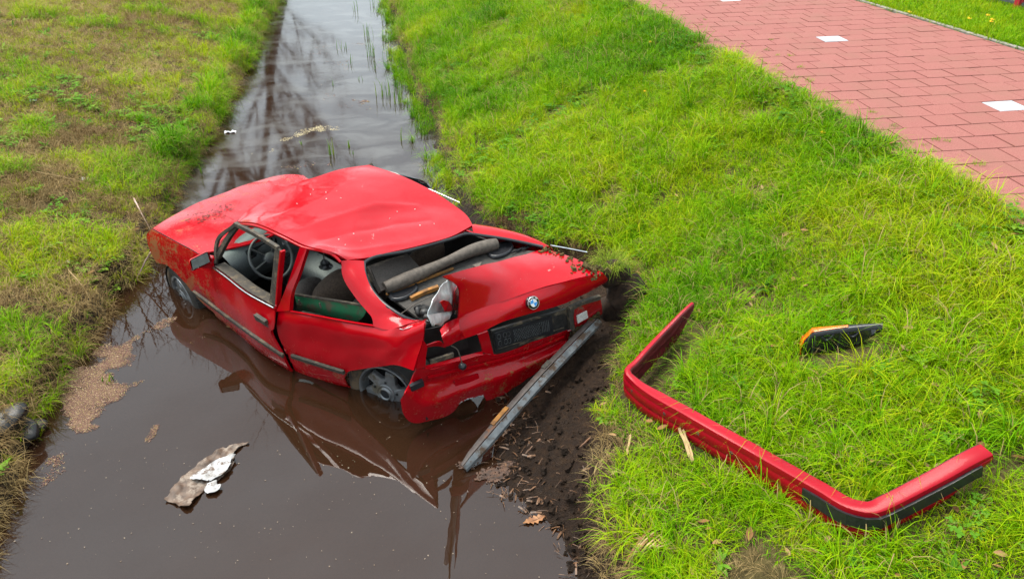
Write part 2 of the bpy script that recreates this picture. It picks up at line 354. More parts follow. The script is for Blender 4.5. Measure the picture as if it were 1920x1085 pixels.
m, t, out = material('soil')
geo = nn(t, 'ShaderNodeNewGeometry'); sepg = nn(t, 'ShaderNodeSeparateXYZ'); t.links.new(geo.outputs['Position'], sepg.inputs[0])
nA = noise(t, 3.5, 8, 0.7); nB = noise(t, 24, 6, 0.7); nC = noise(t, 90, 3, 0.6)
soil = ramp(t, nB.outputs[0], [(0.28, (0.013, 0.0065, 0.003)), (0.5, (0.036, 0.018, 0.0085)), (0.72, (0.085, 0.046, 0.022))]).outputs[0]
thatch = ramp(t, nB.outputs[0], [(0.3, (0.05, 0.04, 0.014)), (0.55, (0.12, 0.095, 0.032)), (0.75, (0.21, 0.155, 0.065))]).outputs[0]
high = mathn(t, 'MULTIPLY', smooth_step(t, sepg.outputs[2], 0.22, 0.62), smooth_step(t, nA.outputs[0], 0.28, 0.5))
colr = mixc(t, high, soil, thatch)
wet = smooth_step(t, mathn(t, 'MULTIPLY', sepg.outputs[2], -1.0), -0.5, -0.02)
colr = mixc(t, mathn(t, 'MULTIPLY', wet, 0.6), colr, (0.008, 0.004, 0.002))
rgh = mathn(t, 'SUBTRACT', 0.95, mathn(t, 'MULTIPLY', wet, mathn(t, 'MULTIPLY', nB.outputs[0], 0.75)))
hgt = mathn(t, 'ADD', nB.outputs[0], mathn(t, 'MULTIPLY', nC.outputs[0], 0.4))
principled(t, out, colr, rgh, 0, 0.22, 0, bump(t, hgt, 1.0, 0.04))
M_soil = m
tag(link('ground', mesh_of('ground', tv, tf), M_soil), 'earth banks of the ditch with muddy gouge', None, None, 'structure')

# ------------------------------------------------------------------ water
m, t, out = material('ditch_water')
geo = nn(t, 'ShaderNodeNewGeometry'); sp3 = nn(t, 'ShaderNodeSeparateXYZ'); t.links.new(geo.outputs['Position'], sp3.inputs[0])
mp = nn(t, 'ShaderNodeMapping'); mp.inputs['Scale'].default_value = (1.0, 1.0, 1.0); t.links.new(geo.outputs['Position'], mp.inputs[0])
ms = nn(t, 'ShaderNodeMapping'); ms.inputs['Scale'].default_value = (0.8, 1.25, 1.0); ms.inputs['Rotation'].default_value = (0, 0, -0.28); t.links.new(geo.outputs['Position'], ms.inputs[0])
f1 = noise(t, 1.7, 7, 0.62, ms.outputs[0], 0.6); f2 = noise(t, 30, 5, 0.7, mp.outputs[0])
upst = smooth_step(t, sp3.outputs[1], 6.4, 8.2)                                       # film gathers upstream of the wreck
film = mathn(t, 'MULTIPLY', smooth_step(t, f1.outputs[0], 0.40, 0.66), upst)
film = mathn(t, 'MULTIPLY', film, mathn(t, 'ADD', 0.35, mathn(t, 'MULTIPLY', f2.outputs[0], 0.9)), True)
murk = mixc(t, noise(t, 0.7, 3, 0.5, mp.outputs[0]).outputs[0], (0.040, 0.0175, 0.0080), (0.023, 0.0115, 0.0066))
body = nn(t, 'ShaderNodeBsdfDiffuse'); t.links.new(mixc(t, mathn(t, 'MULTIPLY', film, 0.45), murk, (0.15, 0.15, 0.14)), body.inputs['Color'])
clear = nn(t, 'ShaderNodeBsdfTransparent'); clear.inputs['Color'].default_value = (0.50, 0.25, 0.09, 1)
mb = nn(t, 'ShaderNodeMixShader'); t.links.new(mathn(t, 'SUBTRACT', 0.34, mathn(t, 'MULTIPLY', film, 0.34), True), mb.inputs[0])
t.links.new(body.outputs[0], mb.inputs[1]); t.links.new(clear.outputs[0], mb.inputs[2])
rip = noise(t, 5.5, 3, 0.5, mp.outputs[0]); rip2 = noise(t, 38, 2, 0.5, mp.outputs[0])
rn = bump(t, mathn(t, 'ADD', mathn(t, 'MULTIPLY', rip.outputs[0], 0.5), mathn(t, 'MULTIPLY', rip2.outputs[0], mathn(t, 'ADD', 0.02, mathn(t, 'MULTIPLY', upst, 0.01)))), 0.025, 0.02)
gl = nn(t, 'ShaderNodeBsdfGlossy'); gl.inputs['Roughness'].default_value = 0.015; t.links.new(rn, gl.inputs['Normal'])
t.links.new(mathn(t, 'ADD', mathn(t, 'ADD', 0.015, mathn(t, 'MULTIPLY', upst, 0.035)), mathn(t, 'MULTIPLY', film, 0.04)), gl.inputs['Roughness'])
fr = nn(t, 'ShaderNodeFresnel'); fr.inputs['IOR'].default_value = 1.68; t.links.new(rn, fr.inputs['Normal'])
mw = nn(t, 'ShaderNodeMixShader'); t.links.new(fr.outputs[0], mw.inputs[0]); t.links.new(mb.outputs[0], mw.inputs[1]); t.links.new(gl.outputs[0], mw.inputs[2])
t.links.new(mw.outputs[0], out.inputs['Surface']); M_water = m
wv = [(-4.2, -60, 0), (3.2, -60, 0), (3.2, 260, 0), (-4.2, 260, 0)]
tag(link('water', mesh_of('water', wv, [(0, 1, 2, 3)], False), M_water), 'brown still ditch water', None, None, 'structure')

# ------------------------------------------------------------------ paved path
m, t, out = material('red_paver')
oi = nn(t, 'ShaderNodeObjectInfo'); geo = nn(t, 'ShaderNodeNewGeometry')
n1 = noise(t, 130, 4, 0.75, geo.outputs['Position']); n2 = noise(t, 2.0, 5, 0.6, geo.outputs['Position'])
c = ramp(t, n1.outputs[0], [(0.30, (0.145, 0.045, 0.038)), (0.50, (0.245, 0.090, 0.075)), (0.72, (0.33, 0.140, 0.118))]).outputs[0]
c = mixc(t, mathn(t, 'MULTIPLY', oi.outputs['Random'], 0.5), c, (0.22, 0.075, 0.064))
c = mixc(t, mathn(t, 'MULTIPLY', smooth_step(t, n2.outputs[0], 0.42, 0.75), 0.6), c, (0.20, 0.090, 0.066))
n5 = noise(t, 45, 5, 0.8, geo.outputs['Position']); c = mixc(t, mathn(t, 'MULTIPLY', smooth_step(t, n5.outputs[0], 0.64, 0.70), 0.6), c, (0.12, 0.06, 0.045))
principled(t, out, c, 0.9, 0, 0.25, 0, bump(t, n1.outputs[0], 0.35, 0.004)); M_paver = m
M_joint = simple('joint_sand', (0.075, 0.036, 0.022), (0.045, 0.026, 0.014), 30, 0.95, bumpk=0.5)
M_paverwhite = simple('white_paver', (0.37, 0.37, 0.39), (0.30, 0.30, 0.32), 120, 0.8, bumpk=0.2)
px0, px1 = PATH_X0 - .06, PATH_X1 + .02
path = link('path', mesh_of('path', [(px0, -60, path_z(px0) - .012), (px1, -60, path_z(px1) - .012), (px1, 200, path_z(px1) - .012), (px0, 200, path_z(px0) - .012)], [(0, 1, 2, 3)], False), M_joint)
tag(path, 'footpath of staggered red square pavers with white markers', None, None, 'structure')
TH = math.radians(-5.3); E1 = np.array([math.cos(TH), math.sin(TH)]); E2 = np.array([-math.sin(TH), math.cos(TH)]); TW, TD = .300, .2785
O2 = np.array([5.540, 5.924])
def clip_poly(P, x, keep_less):
    out_ = []
    for k in range(len(P)):
        a, b = P[k], P[(k + 1) % len(P)]; ia = (a[0] <= x) == keep_less; ib = (b[0] <= x) == keep_less
        if ia: out_.append(a)
        if ia != ib: s = (x - a[0]) / (b[0] - a[0]); out_.append(a + (b - a) * s)
    return out_
tiles = []
for r in range(-16, 60):
    for c_ in range(-14, 26):
        o = O2 + E1 * TW * (c_ + .5 * (r % 2)) - E2 * TD * (r % 2) * 0 + E2 * TD * r
        cx = o + E1 * TW / 2 - E2 * TD / 2
        if not (PATH_X0 - .15 < cx[0] < PATH_X1 + .12 and 2.0 < cx[1] < 17): continue
        g = .0058
        P = [o + E1 * g - E2 * g, o + E1 * (TW - g) - E2 * g, o + E1 * (TW - g) - E2 * (TD - g), o + E1 * g - E2 * (TD - g)]
        P = clip_poly(clip_poly(P, px1 - .01, True), px0 + .01, False)
        if len(P) < 3: continue
        white = (r % 10 == 0) and c_ == -r // 10
        d3 = np.array([cx[0], cx[1], path_z(cx[0])]) - C0; dep = d3 @ FW
        sx_, sy_ = 960 + F * (d3 @ RT) / dep, 542.5 - F * (d3 @ UPV) / dep
        tiles.append((not (-40 < sx_ < 1990 and -25 < sy_ < 1120), dep, P, white, r, c_))
tiles.sort(key=lambda q: (q[0], q[1]))
rest = MB()
for k, (offv, dep, P, white, r, c_) in enumerate(tiles):
    dz = random.uniform(-.002, .0025); tl = random.uniform(-.004, .004); c0 = np.mean(P, 0)
    top = [np.array([p[0], p[1], path_z(p[0]) + .002 + dz + tl * (p[0] - c0[0]) * 3]) for p in P]
    sm = [t_ + np.array([*(c0 - t_[:2]) * .018, 0]) for t_ in top]
    lowr = [t_ - np.array([0, 0, .004]) for t_ in top]; base = [t_ - np.array([0, 0, .04]) for t_ in top]; n_ = len(P)
    V_ = sm + lowr + base; Fq = [tuple(range(n_))[::-1]]
    for a in range(n_):
        b = (a + 1) % n_; Fq += [(a, b, b + n_, a + n_), (a + n_, b + n_, b + 2 * n_, a + 2 * n_)]
    if k < 300 or white:
        link('paving_tile', mesh_of('paving_tile', V_, [f[::-1] for f in Fq], False), M_paverwhite if white else M_paver, path)
    else: rest.add(V_, [f[::-1] for f in Fq], True)
tag(rest.build('far_tiles', M_paver, path), None, None, None, 'stuff')
kerb = empty('kerb', (PATH_X1 + .07, 0, path_z(PATH_X1))); tag(kerb, 'low grey kerb of edging stones along the path', None, None, 'structure')
y_ = 5.6
while y_ < 15.5:
    L_ = .98; b = MB(); jx = random.uniform(-.004, .004)
    b.box((PATH_X1 + .075 + jx, y_ + L_ / 2, path_z(PATH_X1) - .05 + random.uniform(-.003, .003)), (.075, L_ - .008, .125))
    o = b.build('kerb_stone', M_kerb); o.parent = kerb; o.matrix_parent_inverse = Matrix.Translation((-kerb.location.x, 0, -kerb.location.z)); y_ += L_

# ------------------------------------------------------------------ grass prototypes
def grass_mat(name, stops, transl=0.35, dry=None):
    m, t, out = material(name)
    a = nn(t, 'ShaderNodeAttribute', attribute_type='INSTANCER', attribute_name='tint'); b = nn(t, 'ShaderNodeAttribute', attribute_type='GEOMETRY', attribute_name='bl')
    v = mathn(t, 'ADD', mathn(t, 'MULTIPLY', a.outputs['Fac'], 0.65), mathn(t, 'MULTIPLY', b.outputs['Fac'], 0.35))
    c = ramp(t, v, stops).outputs[0]
    if dry: c = mixc(t, smooth_step(t, b.outputs['Fac'], dry[0], dry[0] + .02), c, dry[1])
    p = nn(t, 'ShaderNodeBsdfPrincipled'); t.links.new(c, p.inputs['Base Color']); p.inputs['Roughness'].default_value = 0.5; p.inputs['Specular IOR Level'].default_value = 0.04
    tr = nn(t, 'ShaderNodeBsdfTranslucent'); t.links.new(c, tr.inputs['Color'])
    mm = nn(t, 'ShaderNodeMixShader'); mm.inputs[0].default_value = transl
    t.links.new(p.outputs[0], mm.inputs[1]); t.links.new(tr.outputs[0], mm.inputs[2]); t.links.new(mm.outputs[0], out.inputs['Surface']); return m
M_grass = grass_mat('grass_blades', [(0.03, (0.030, 0.110, 0.002)), (0.36, (0.112, 0.290, 0.002)), (0.68, (0.245, 0.385, 0.003)), (0.97, (0.420, 0.410, 0.012))], 0.26, (0.93, (0.34, 0.25, 0.10)))
M_grassdry = grass_mat('dry_grass', [(0.1, (0.15, 0.095, 0.04)), (0.5, (0.29, 0.20, 0.085)), (0.9, (0.40, 0.30, 0.13))], 0.2)
M_weed = grass_mat('weed_leaf', [(0.1, (0.050, 0.150, 0.014)), (0.6, (0.105, 0.250, 0.018)), (0.95, (0.19, 0.30, 0.03))], 0.3)
M_litter = grass_mat('dead_leaf', [(0.1, (0.09, 0.045, 0.02)), (0.5, (0.24, 0.125, 0.05)), (0.9, (0.42, 0.28, 0.15))], 0.15)
protos = bpy.data.collections.new('grass_prototypes')

def blade_mesh(name, blades, mat):
    V_, F_, B_ = [], [], []
    for (bx, by, ang, h, w, lean, curl, rnd) in blades:
        dx, dy = math.cos(ang), math.sin(ang); sx_, s_y = -dy, dx; b0 = len(V_); nseg = 4
        tw = random.uniform(-.6, .6)
        for k in range(nseg + 1):
            q = k / nseg; a = lean + curl * q * q
            r = h * q * math.sin(min(a, 1.9)) * (.35 + .65 * q) ; z = h * q * math.cos(min(a, 1.75)) 
            ww = w * (1 - q ** 1.6) * .5 + .0002
            cxx, cyy = bx + dx * r, by + dy * r; ca = math.cos(tw * q); sa = math.sin(tw * q)
            V_.append((cxx + sx_ * ww * ca + dx * ww * sa, cyy + s_y * ww * ca + dy * ww * sa, z))
            if k < nseg: V_.append((cxx - sx_ * ww * ca - dx * ww * sa, cyy - s_y * ww * ca - dy * ww * sa, z))
        for k in range(nseg - 1): F_.append((b0 + 2 * k, b0 + 2 * k + 1, b0 + 2 * k + 3, b0 + 2 * k + 2))
        F_.append((b0 + 2 * (nseg - 1), b0 + 2 * (nseg - 1) + 1, b0 + 2 * nseg)); B_ += [rnd] * (2 * nseg + 1)
    me = mesh_of(name, V_, F_); at = me.attributes.new('bl', 'FLOAT', 'POINT'); at.data.foreach_set('value', np.array(B_, np.float32)); me.materials.append(mat); return me

def tuft(name, n, rad, h0, h1, w0, w1, lean, curl, mat):
    bl = []
    for _ in range(n):
        r = rad * math.sqrt(random.random()); a = random.uniform(0, 6.283)
        bl.append((r * math.cos(a), r * math.sin(a), a + random.gauss(0, .9), random.uniform(h0, h1), random.uniform(w0, w1), abs(random.gauss(0, lean)) + .05, random.uniform(.2, 1) * curl, random.random()))
    return blade_mesh(name, bl, mat)

def leaf_mesh(name, leaves, mat):
    V_, F_, B_ = [], [], []
    for (bx, by, bz, ang, L_, w, tilt, droop, rnd) in leaves:
        d = np.array([math.cos(ang), math.sin(ang)]); s_ = np.array([-d[1], d[0]]); b0 = len(V_)
        prof = [(0, .08), (.25, .75), (.5, 1.0), (.8, .6), (1, .03)]
        for q, ww in prof:
            r = L_ * q * math.cos(tilt); z = bz + L_ * (q * math.sin(tilt) - droop * q * q); p = np.array([bx, by]) + d * r
            for k, zz in ((-1, .12 * w * ww), (0, 0), (1, .12 * w * ww)):
                V_.append((p[0] + s_[0] * k * w * ww / 2, p[1] + s_[1] * k * w * ww / 2, z + zz))
        for k in range(len(prof) - 1):
            a = b0 + 3 * k; F_ += [(a, a + 1, a + 4, a + 3), (a + 1, a + 2, a + 5, a + 4)]
        B_ += [rnd] * (3 * len(prof))
    me = mesh_of(name, V_, F_); at = me.attributes.new('bl', 'FLOAT', 'POINT'); at.data.foreach_set('value', np.array(B_, np.float32)); me.materials.append(mat); return me

def rosette(name, n, L0, L1, w, tilt, mat):
    return leaf_mesh(name, [(0, 0, .005, random.uniform(0, 6.283), random.uniform(L0, L1), random.uniform(.6, 1.1) * w, random.uniform(.1, tilt), random.uniform(.05, .4), random.random()) for _ in range(n)], mat)
def clover(name, n, rad, hh, mat):
    L_ = []
    for _ in range(n):
        r = rad * math.sqrt(random.random()); a = random.uniform(0, 6.283); z = random.uniform(.3, 1) * hh; s_ = random.uniform(.010, .019); a0 = random.random() * 6; rn_ = random.random()
        for k in range(3): L_.append((r * math.cos(a), r * math.sin(a), z, a0 + k * 2.09, s_ * 1.3, s_, random.uniform(-.2, .5), .1, rn_))
    return leaf_mesh(name, L_, mat)

PROTO = []
def proto(me):
    o = bpy.data.objects.new(me.name, me); protos.objects.link(o); PROTO.append(o.name); return len(PROTO) - 1
# names sort alphabetically inside Collection Info, so they carry a leading letter
K_long = [proto(tuft('a_long_grass_%d' % k, 30, .05, .13, .29, .0042, .0078, .30, 1.3, M_grass)) for k in range(4)]
K_short = [proto(tuft('b_short_grass_%d' % k, 42, .075, .04, .11, .003, .0055, .45, 1.0, M_grass)) for k in range(4)]
K_dry = [proto(tuft('c_dry_grass_%d' % k, 34, .07, .06, .17, .0024, .0045, .65, 1.3, M_grassdry)) for k in range(3)]
K_weed = [proto(rosette('d_weed_%d' % k, 9, .05, .12, .03, .9, M_weed)) for k in range(3)]
K_clov = [proto(clover('e_clover_%d' % k, 22, .07, .06, M_weed)) for k in range(3)]
K_leaf = [proto(leaf_mesh('f_dead_leaf_%d' % k, [(0, 0, .004, random.uniform(0, 6.28), random.uniform(.05, .085), random.uniform(.025, .045), random.uniform(-.05, .35), random.uniform(-.3, .3), random.random())], M_litter)) for k in range(3)]
K_hang = [proto(tuft('g_hanging_grass_%d' % k, 30, .05, .10, .20, .002, .004, .95, 1.5, M_grassdry)) for k in range(2)]

def scatter(name, pts, kinds, scl, tint, tiltx=None, tilt_amt=.12):
    n = len(pts); me = bpy.data.meshes.new(name); me.vertices.add(n); me.vertices.foreach_set('co', np.asarray(pts, np.float32).ravel())
    rot = np.stack([RNG.normal(0, tilt_amt, n), RNG.normal(0, tilt_amt, n) if tiltx is None else tiltx, RNG.uniform(0, 6.283, n)], 1)
    for nm, ty, arr in (('rot', 'FLOAT_VECTOR', rot), ('scl', 'FLOAT', scl), ('tint', 'FLOAT', tint)):
        a = me.attributes.new(nm, ty, 'POINT'); a.data.foreach_set('vector' if ty == 'FLOAT_VECTOR' else 'value', np.asarray(arr, np.float32).ravel())
    a = me.attributes.new('kind_i', 'INT', 'POINT'); a.data.foreach_set('value', np.asarray(kinds, np.int32))
    o = link(name, me)
    ng = bpy.data.node_groups.get('scatter_nodes')
    if ng is None:
        ng = bpy.data.node_groups.new('scatter_nodes', 'GeometryNodeTree')
        ng.interface.new_socket('Geometry', in_out='INPUT', socket_type='NodeSocketGeometry'); ng.interface.new_socket('Geometry', in_out='OUTPUT', socket_type='NodeSocketGeometry')
        gi = ng.nodes.new('NodeGroupInput'); go = ng.nodes.new('NodeGroupOutput'); ip = ng.nodes.new('GeometryNodeInstanceOnPoints'); ci = ng.nodes.new('GeometryNodeCollectionInfo')
        ci.inputs['Collection'].default_value = protos; ci.inputs['Separate Children'].default_value = True; ci.inputs['Reset Children'].default_value = True
        def na(nm, ty):
            q = ng.nodes.new('GeometryNodeInputNamedAttribute'); q.data_type = ty; q.inputs['Name'].default_value = nm; return q.outputs[0]
        L = ng.links.new
        L(gi.outputs[0], ip.inputs['Points']); L(ci.outputs[0], ip.inputs['Instance']); ip.inputs['Pick Instance'].default_value = True
        L(na('kind_i', 'INT'), ip.inputs['Instance Index']); L(na('rot', 'FLOAT_VECTOR'), ip.inputs['Rotation']); L(na('scl', 'FLOAT'), ip.inputs['Scale']); L(ip.outputs[0], go.inputs[0])
    md = o.modifiers.new('scatter', 'NODES'); md.node_group = ng
    return o

def poisson_grid(x0, x1, y0, y1, step):
    a, b = np.meshgrid(np.arange(x0, x1, step), np.arange(y0, y1, step)); n = a.size
    return np.stack([a.ravel() + RNG.uniform(-.5, .5, n) * step, b.ravel() + RNG.uniform(-.5, .5, n) * step], 1)
def in_view(P, marg=90):
    d = P - C0; dep = d @ FW; sx_ = 960 + F * (d @ RT) / dep; s_y = 542.5 - F * (d @ UPV) / dep
    return (dep > .5) & (sx_ > -marg * 3) & (sx_ < 1920 + marg * 3) & (s_y > -marg * 3) & (s_y < 1085 + marg * 3)

# ------------------------------------------------------------------ where the loose car parts lie (kept free of blades)
BUMP_PX = [(1304, 566), (1245, 628), (1192, 683), (1181, 697), (1196, 713), (1300, 777), (1420, 845), (1540, 912), (1606, 948), (1634, 953), (1662, 941), (1700, 921), (1770, 884), (1852, 838)]
BUMP_UP = [.25, .24, .23, .215, .20, .18, .175, .175, .175, .175, .18, .185, .20, .22]
BUMP = np.array([at_ground(px, py, up) for (px, py), up in zip(BUMP_PX, BUMP_UP)])
LAMP = np.array([at_ground(1505, 672, .01), at_ground(1642, 642, .01)])
def seg_dist(P, A):
    d = np.full(len(P), 9.0)
    for a, b in zip(A[:-1, :2], A[1:, :2]):
        ab = b - a; s = np.clip(((P - a) @ ab) / (ab @ ab), 0, 1); d = np.minimum(d, np.linalg.norm(P - a - s[:, None] * ab, axis=1))
    return d

def right_edge(y): return np.interp(y, RL[:, 0], RL[:, 1]) + edge_wob(y, 2) * .7
def left_edge(y): return np.interp(y, LE[:, 0], LE[:, 1]) + edge_wob(y, 1) * .8
def grow(name, P, kinds, smin, smax, tint, keep, label, up=0.0):
    P = P[keep]; tint = tint[keep]
    Z = ground_h(P[:, 0], P[:, 1]); P3 = np.concatenate([P, Z[:, None] + up], 1)
    v = in_view(P3, 90) & (seg_dist(P, BUMP) > .075) & (seg_dist(P, BUMP[:4] + np.array([.09, -.10, 0])) > .09) & (seg_dist(P, LAMP) > .07) & (seg_dist(P, LAMP + np.array([.02, -.11, 0])) > .075)
    P3 = P3[v]; tint = np.clip(tint[v], 0, 1); n = len(P3)
    dist = np.linalg.norm(P3 - C0, axis=1)
    o = scatter(name, P3, RNG.choice(kinds, n), RNG.uniform(smin, smax, n) * np.clip(.85 + dist * .018, .9, 1.25), tint)
    return tag(o, label, None, None, 'stuff')
def tints(P, base, a1=.62, a2=.5):
    return base + (vnoise(P, .9, 41, 3) - .5) * a1 * 2 + RNG.normal(0, a2 * .4, len(P))

# right bank
def right_pts(step, y0, y1, xmax=PATH_X0 + .06): 
    P = poisson_grid(.8, xmax, y0, y1, step); return P[P[:, 0] > right_edge(P[:, 1]) - .01]
P = np.concatenate([right_pts(.060, 1.6, 8.5), right_pts(.082, 8.5, 24)])
e = P[:, 0] - right_edge(P[:, 1]); bare = vnoise(P, 3.2, 77, 3)
near_low = np.clip((4.6 - P[:, 1]) / 1.2, 0, 1) * np.clip(1 - e / .9, 0, 1)
keep = (RNG.random(len(P)) < np.clip(.25 + e / .35, 0, 1)) & (bare > np.where(e > .9, .34, .38) + .24 * near_low)
grow('short_grass', P, K_short, .8, 1.35, tints(P, .58), keep, 'short bright green grass of the right bank')
P = np.concatenate([right_pts(.074, 1.6, 8.5), right_pts(.10, 8.5, 24)])
e = P[:, 0] - right_edge(P[:, 1]); clump = vnoise(P, 2.4, 55, 2)
near_low = np.clip((4.6 - P[:, 1]) / 1.2, 0, 1) * np.clip(1 - e / .9, 0, 1)
keep = (clump > .36 + .24 * near_low) & (RNG.random(len(P)) < np.clip(.3 + e / .3, 0, 1))
grow('long_grass', P, K_long, .55, 1.2, tints(P, .46), keep, 'long green grass tufts of the right bank')
P = right_pts(.13, 1.6, 20); e = P[:, 0] - right_edge(P[:, 1]); clump = vnoise(P, 1.9, 88, 2)
grow('dry_blades', P, K_dry, .6, 1.1, tints(P, .5), (clump > .56) | (RNG.random(len(P)) < .25 * (e < .45)), 'straw coloured dead grass among the right bank green')
P = right_pts(.11, 1.6, 18); edge = PATH_X0 - P[:, 0]; clump = vnoise(P, 1.4, 99, 2)
grow('clover_patches', P, K_clov, .8, 1.5, tints(P, .40), ((clump > .66) & (RNG.random(len(P)) < .4)) | ((edge < .35) & (RNG.random(len(P)) < .75)), 'clover and small weeds on the right bank')
P = right_pts(.2, 1.6, 18); grow('broad_weeds', P, K_weed, .6, 1.5, tints(P, .45), RNG.random(len(P)) < .16, 'broad leaved weeds dotted over the right bank', .01)
P = right_pts(.10, 1.6, 7.5); e = P[:, 0] - right_edge(P[:, 1])
grow('leaf_litter', P, K_leaf, .6, 1.2, tints(P, .5), RNG.random(len(P)) < np.where(P[:, 1] < 5.2, .20, .06), 'fallen brown leaves lying in the right bank grass', .05)

P = right_pts(.10, 1.6, 9); e = P[:, 0] - right_edge(P[:, 1]); nl = np.clip((4.8 - P[:, 1]) / 1.2, 0, 1) * np.clip(1 - e / 1.1, 0, 1)
grow('thatch', P, K_dry, .35, .8, tints(P, .45), RNG.random(len(P)) < .30 + .6 * nl, 'flattened straw thatch between the right bank tufts')
# left bank
def left_pts(step, y0, y1, x0=-9.5):
    P = poisson_grid(x0, -1.6, y0, y1, step); return P[P[:, 0] < left_edge(P[:, 1]) + .01]
P = np.concatenate([left_pts(.066, 2.5, 10, -6.0), left_pts(.088, 10, 26)])
e = left_edge(P[:, 1]) - P[:, 0]; bare = vnoise(P, 3.4, 66, 3)
farL = np.clip((P[:, 1] - 8) / 6, 0, 1)
keep = (bare > .45 - .10 * farL) & (RNG.random(len(P)) < .52)
grow('left_short_grass', P, K_short, .5, .95, tints(P, 1.08, .42), keep, 'patchy yellow green grass of the left bank')
P = np.concatenate([left_pts(.085, 2.5, 10, -6.0), left_pts(.12, 10, 26)])
e = left_edge(P[:, 1]) - P[:, 0]; clump = vnoise(P, 2.0, 57, 2)
keep = (clump > .67) | ((e < .75) & (clump > .54)) | ((e < .35) & (RNG.random(len(P)) < .6) & (P[:, 1] > 9))
grow('left_long_grass', P, K_long, .5, 1.0, tints(P, .75), keep, 'longer green tufts along the left bank edge')
P = np.concatenate([left_pts(.085, 2.5, 10, -6.0), left_pts(.12, 10, 26)])
grow('left_dry_grass', P, K_dry, .65, 1.3, tints(P, .45), RNG.random(len(P)) < .85, 'dead straw grass matted over the left bank')
P = left_pts(.07, 2.5, 26); e = left_edge(P[:, 1]) - P[:, 0]
grow('left_hanging_grass', P, K_hang, .7, 1.2, tints(P, .4), (e < .17) & (RNG.random(len(P)) < .9), 'dead grass hanging over the left water edge')
P = left_pts(.12, 2.5, 16, -6.5); clump = vnoise(P, 1.2, 91, 2)
grow('left_clover', P, K_clov, .8, 1.5, tints(P, .85), (clump > .66) & (RNG.random(len(P)) < .5), 'low green weeds creeping over the left bank')
P = left_pts(.2, 2.5, 16, -6.5); grow('left_weeds', P, K_weed, .6, 1.3, tints(P, .5), RNG.random(len(P)) < .12, 'broad leaved weeds dotted over the left bank', .01)
P = left_pts(.09, 2.5, 12, -6.0)
grow('left_leaf_litter', P, K_leaf, .5, 1.1, tints(P, .45), RNG.random(len(P)) < .42 * (vnoise(P, 1.3, 12, 2) > .40), 'fallen brown leaves lying on the left bank', .012)
# verge beyond the path
P = poisson_grid(PATH_X1 + .13, 13, 4, 17, .085)
grow('verge_grass', P, K_short, .9, 1.5, tints(P, .66), RNG.random(len(P)) < .95, 'short yellow green grass between kerb and fence')
P = poisson_grid(PATH_X1 + .3, 13, 4, 17, .16)
grow('verge_long_grass', P, K_long, .4, .7, tints(P, .5), vnoise(P, 2.0, 52, 2) > .5, 'longer tufts between kerb and fence')
P = poisson_grid(.35, 1.0, 7.6, 24, .075); e = right_edge(P[:, 1]) - P[:, 0]; k_ = RNG.random(len(P)) < np.clip(.62 - e * 1.5, 0, 1) * (vnoise(P, 2.2, 19, 2) > .40)
Ps = P[k_]; o = scatter('edge_sedge', np.concatenate([Ps, np.full((len(Ps), 1), -.02)], 1), RNG.choice(K_long, len(Ps)), RNG.uniform(.6, 1.25, len(Ps)), np.clip(tints(Ps, .42), 0, 1)); tag(o, 'green sedge standing in the shallow far right edge', None, None, 'stuff')
P = left_pts(.07, 8.5, 26, -3.2); e = left_edge(P[:, 1]) - P[:, 0]
grow('left_edge_sedge', P, K_long, .8, 1.5, tints(P, .36), (e < .30) & (vnoise(P, 1.1, 23, 2) > .42) & (RNG.random(len(P)) < .7), 'tall green grass leaning over the far left edge')
P = right_pts(.07, 1.6, 4.4); e = P[:, 0] - right_edge(P[:, 1])
grow('near_lip_grass', P, K_long, .4, .85, tints(P, .55), (e < .5) & (vnoise(P, 3.0, 29, 2) > .60), 'green tufts on the near muddy lip')
P = poisson_grid(PATH_X0, 5.3, 2.5, 14, .10); e = P[:, 0] - PATH_X0; k_ = RNG.random(len(P)) < .35 * np.exp(-e / .22) + .004
Ps = P[k_]; o = scatter('joint_weeds', np.concatenate([Ps, path_z(Ps[:, :1])], 1), RNG.choice(K_short, len(Ps)), RNG.uniform(.25, .6, len(Ps)), np.clip(tints(Ps, .5), 0, 1)); tag(o, 'small weeds growing in the joints at the path edge', None, None, 'stuff')
# right lip: hanging dead grass and roots
P = poisson_grid(.8, 2.3, 1.6, 22, .06); e = P[:, 0] - right_edge(P[:, 1])
grow('right_hanging_grass', P, K_hang, .5, 1.0, tints(P, .35), (e > -.02) & (e < .1) & (RNG.random(len(P)) < .55), 'dead grass hanging from the torn right bank edge')

# ------------------------------------------------------------------ the wrecked car
# car frame: u forward of the rear axle, v to its left, w up
def car_rot(h, pi, ro):
    f = np.array([-math.sin(h) * math.cos(pi), math.cos(h) * math.cos(pi), math.sin(pi)]); l = np.array([-math.cos(h), -math.sin(h), 0]); u = np.cross(f, l)
    return np.stack([f, math.cos(ro) * l - math.sin(ro) * u, math.sin(ro) * l + math.cos(ro) * u], 1)
CR = car_rot(.7324, -.0136, .0808); CT = np.array([.4849, 5.0573, -.2251])
def to_local(p): return CR.T @ (np.asarray(p) - CT)
def to_world(p): return CR @ np.asarray(p) + CT
def plane(px, py, n, d):
    o = CR.T @ (C0 - CT); r = CR.T @ ray(px, py); n = np.asarray(n, float); return o + r * (d - n @ o) / (n @ r)
def V(px, py, v): return plane(px, py, (0, 1, 0), v)
def U(px, py, u): return plane(px, py, (1, 0, 0), u)
def W(px, py, w): return plane(px, py, (0, 0, 1), w)
def side_v(p): return np.interp(p[2], [.2, .55, .92, 1.32], [.78, .81, .76, .56]) + .13 * math.exp(-((p[0] - .95) / .55) ** 2)
def S(px, py, out=0.0):                      # on the left flank, which is bowed out at the pillar behind the door
    v = .78
    for _ in range(30): p = V(px, py, v); v = .5 * v + .5 * (side_v(p) + out)
    return V(px, py, v)
RK = (-.97 + .45) / -1.52
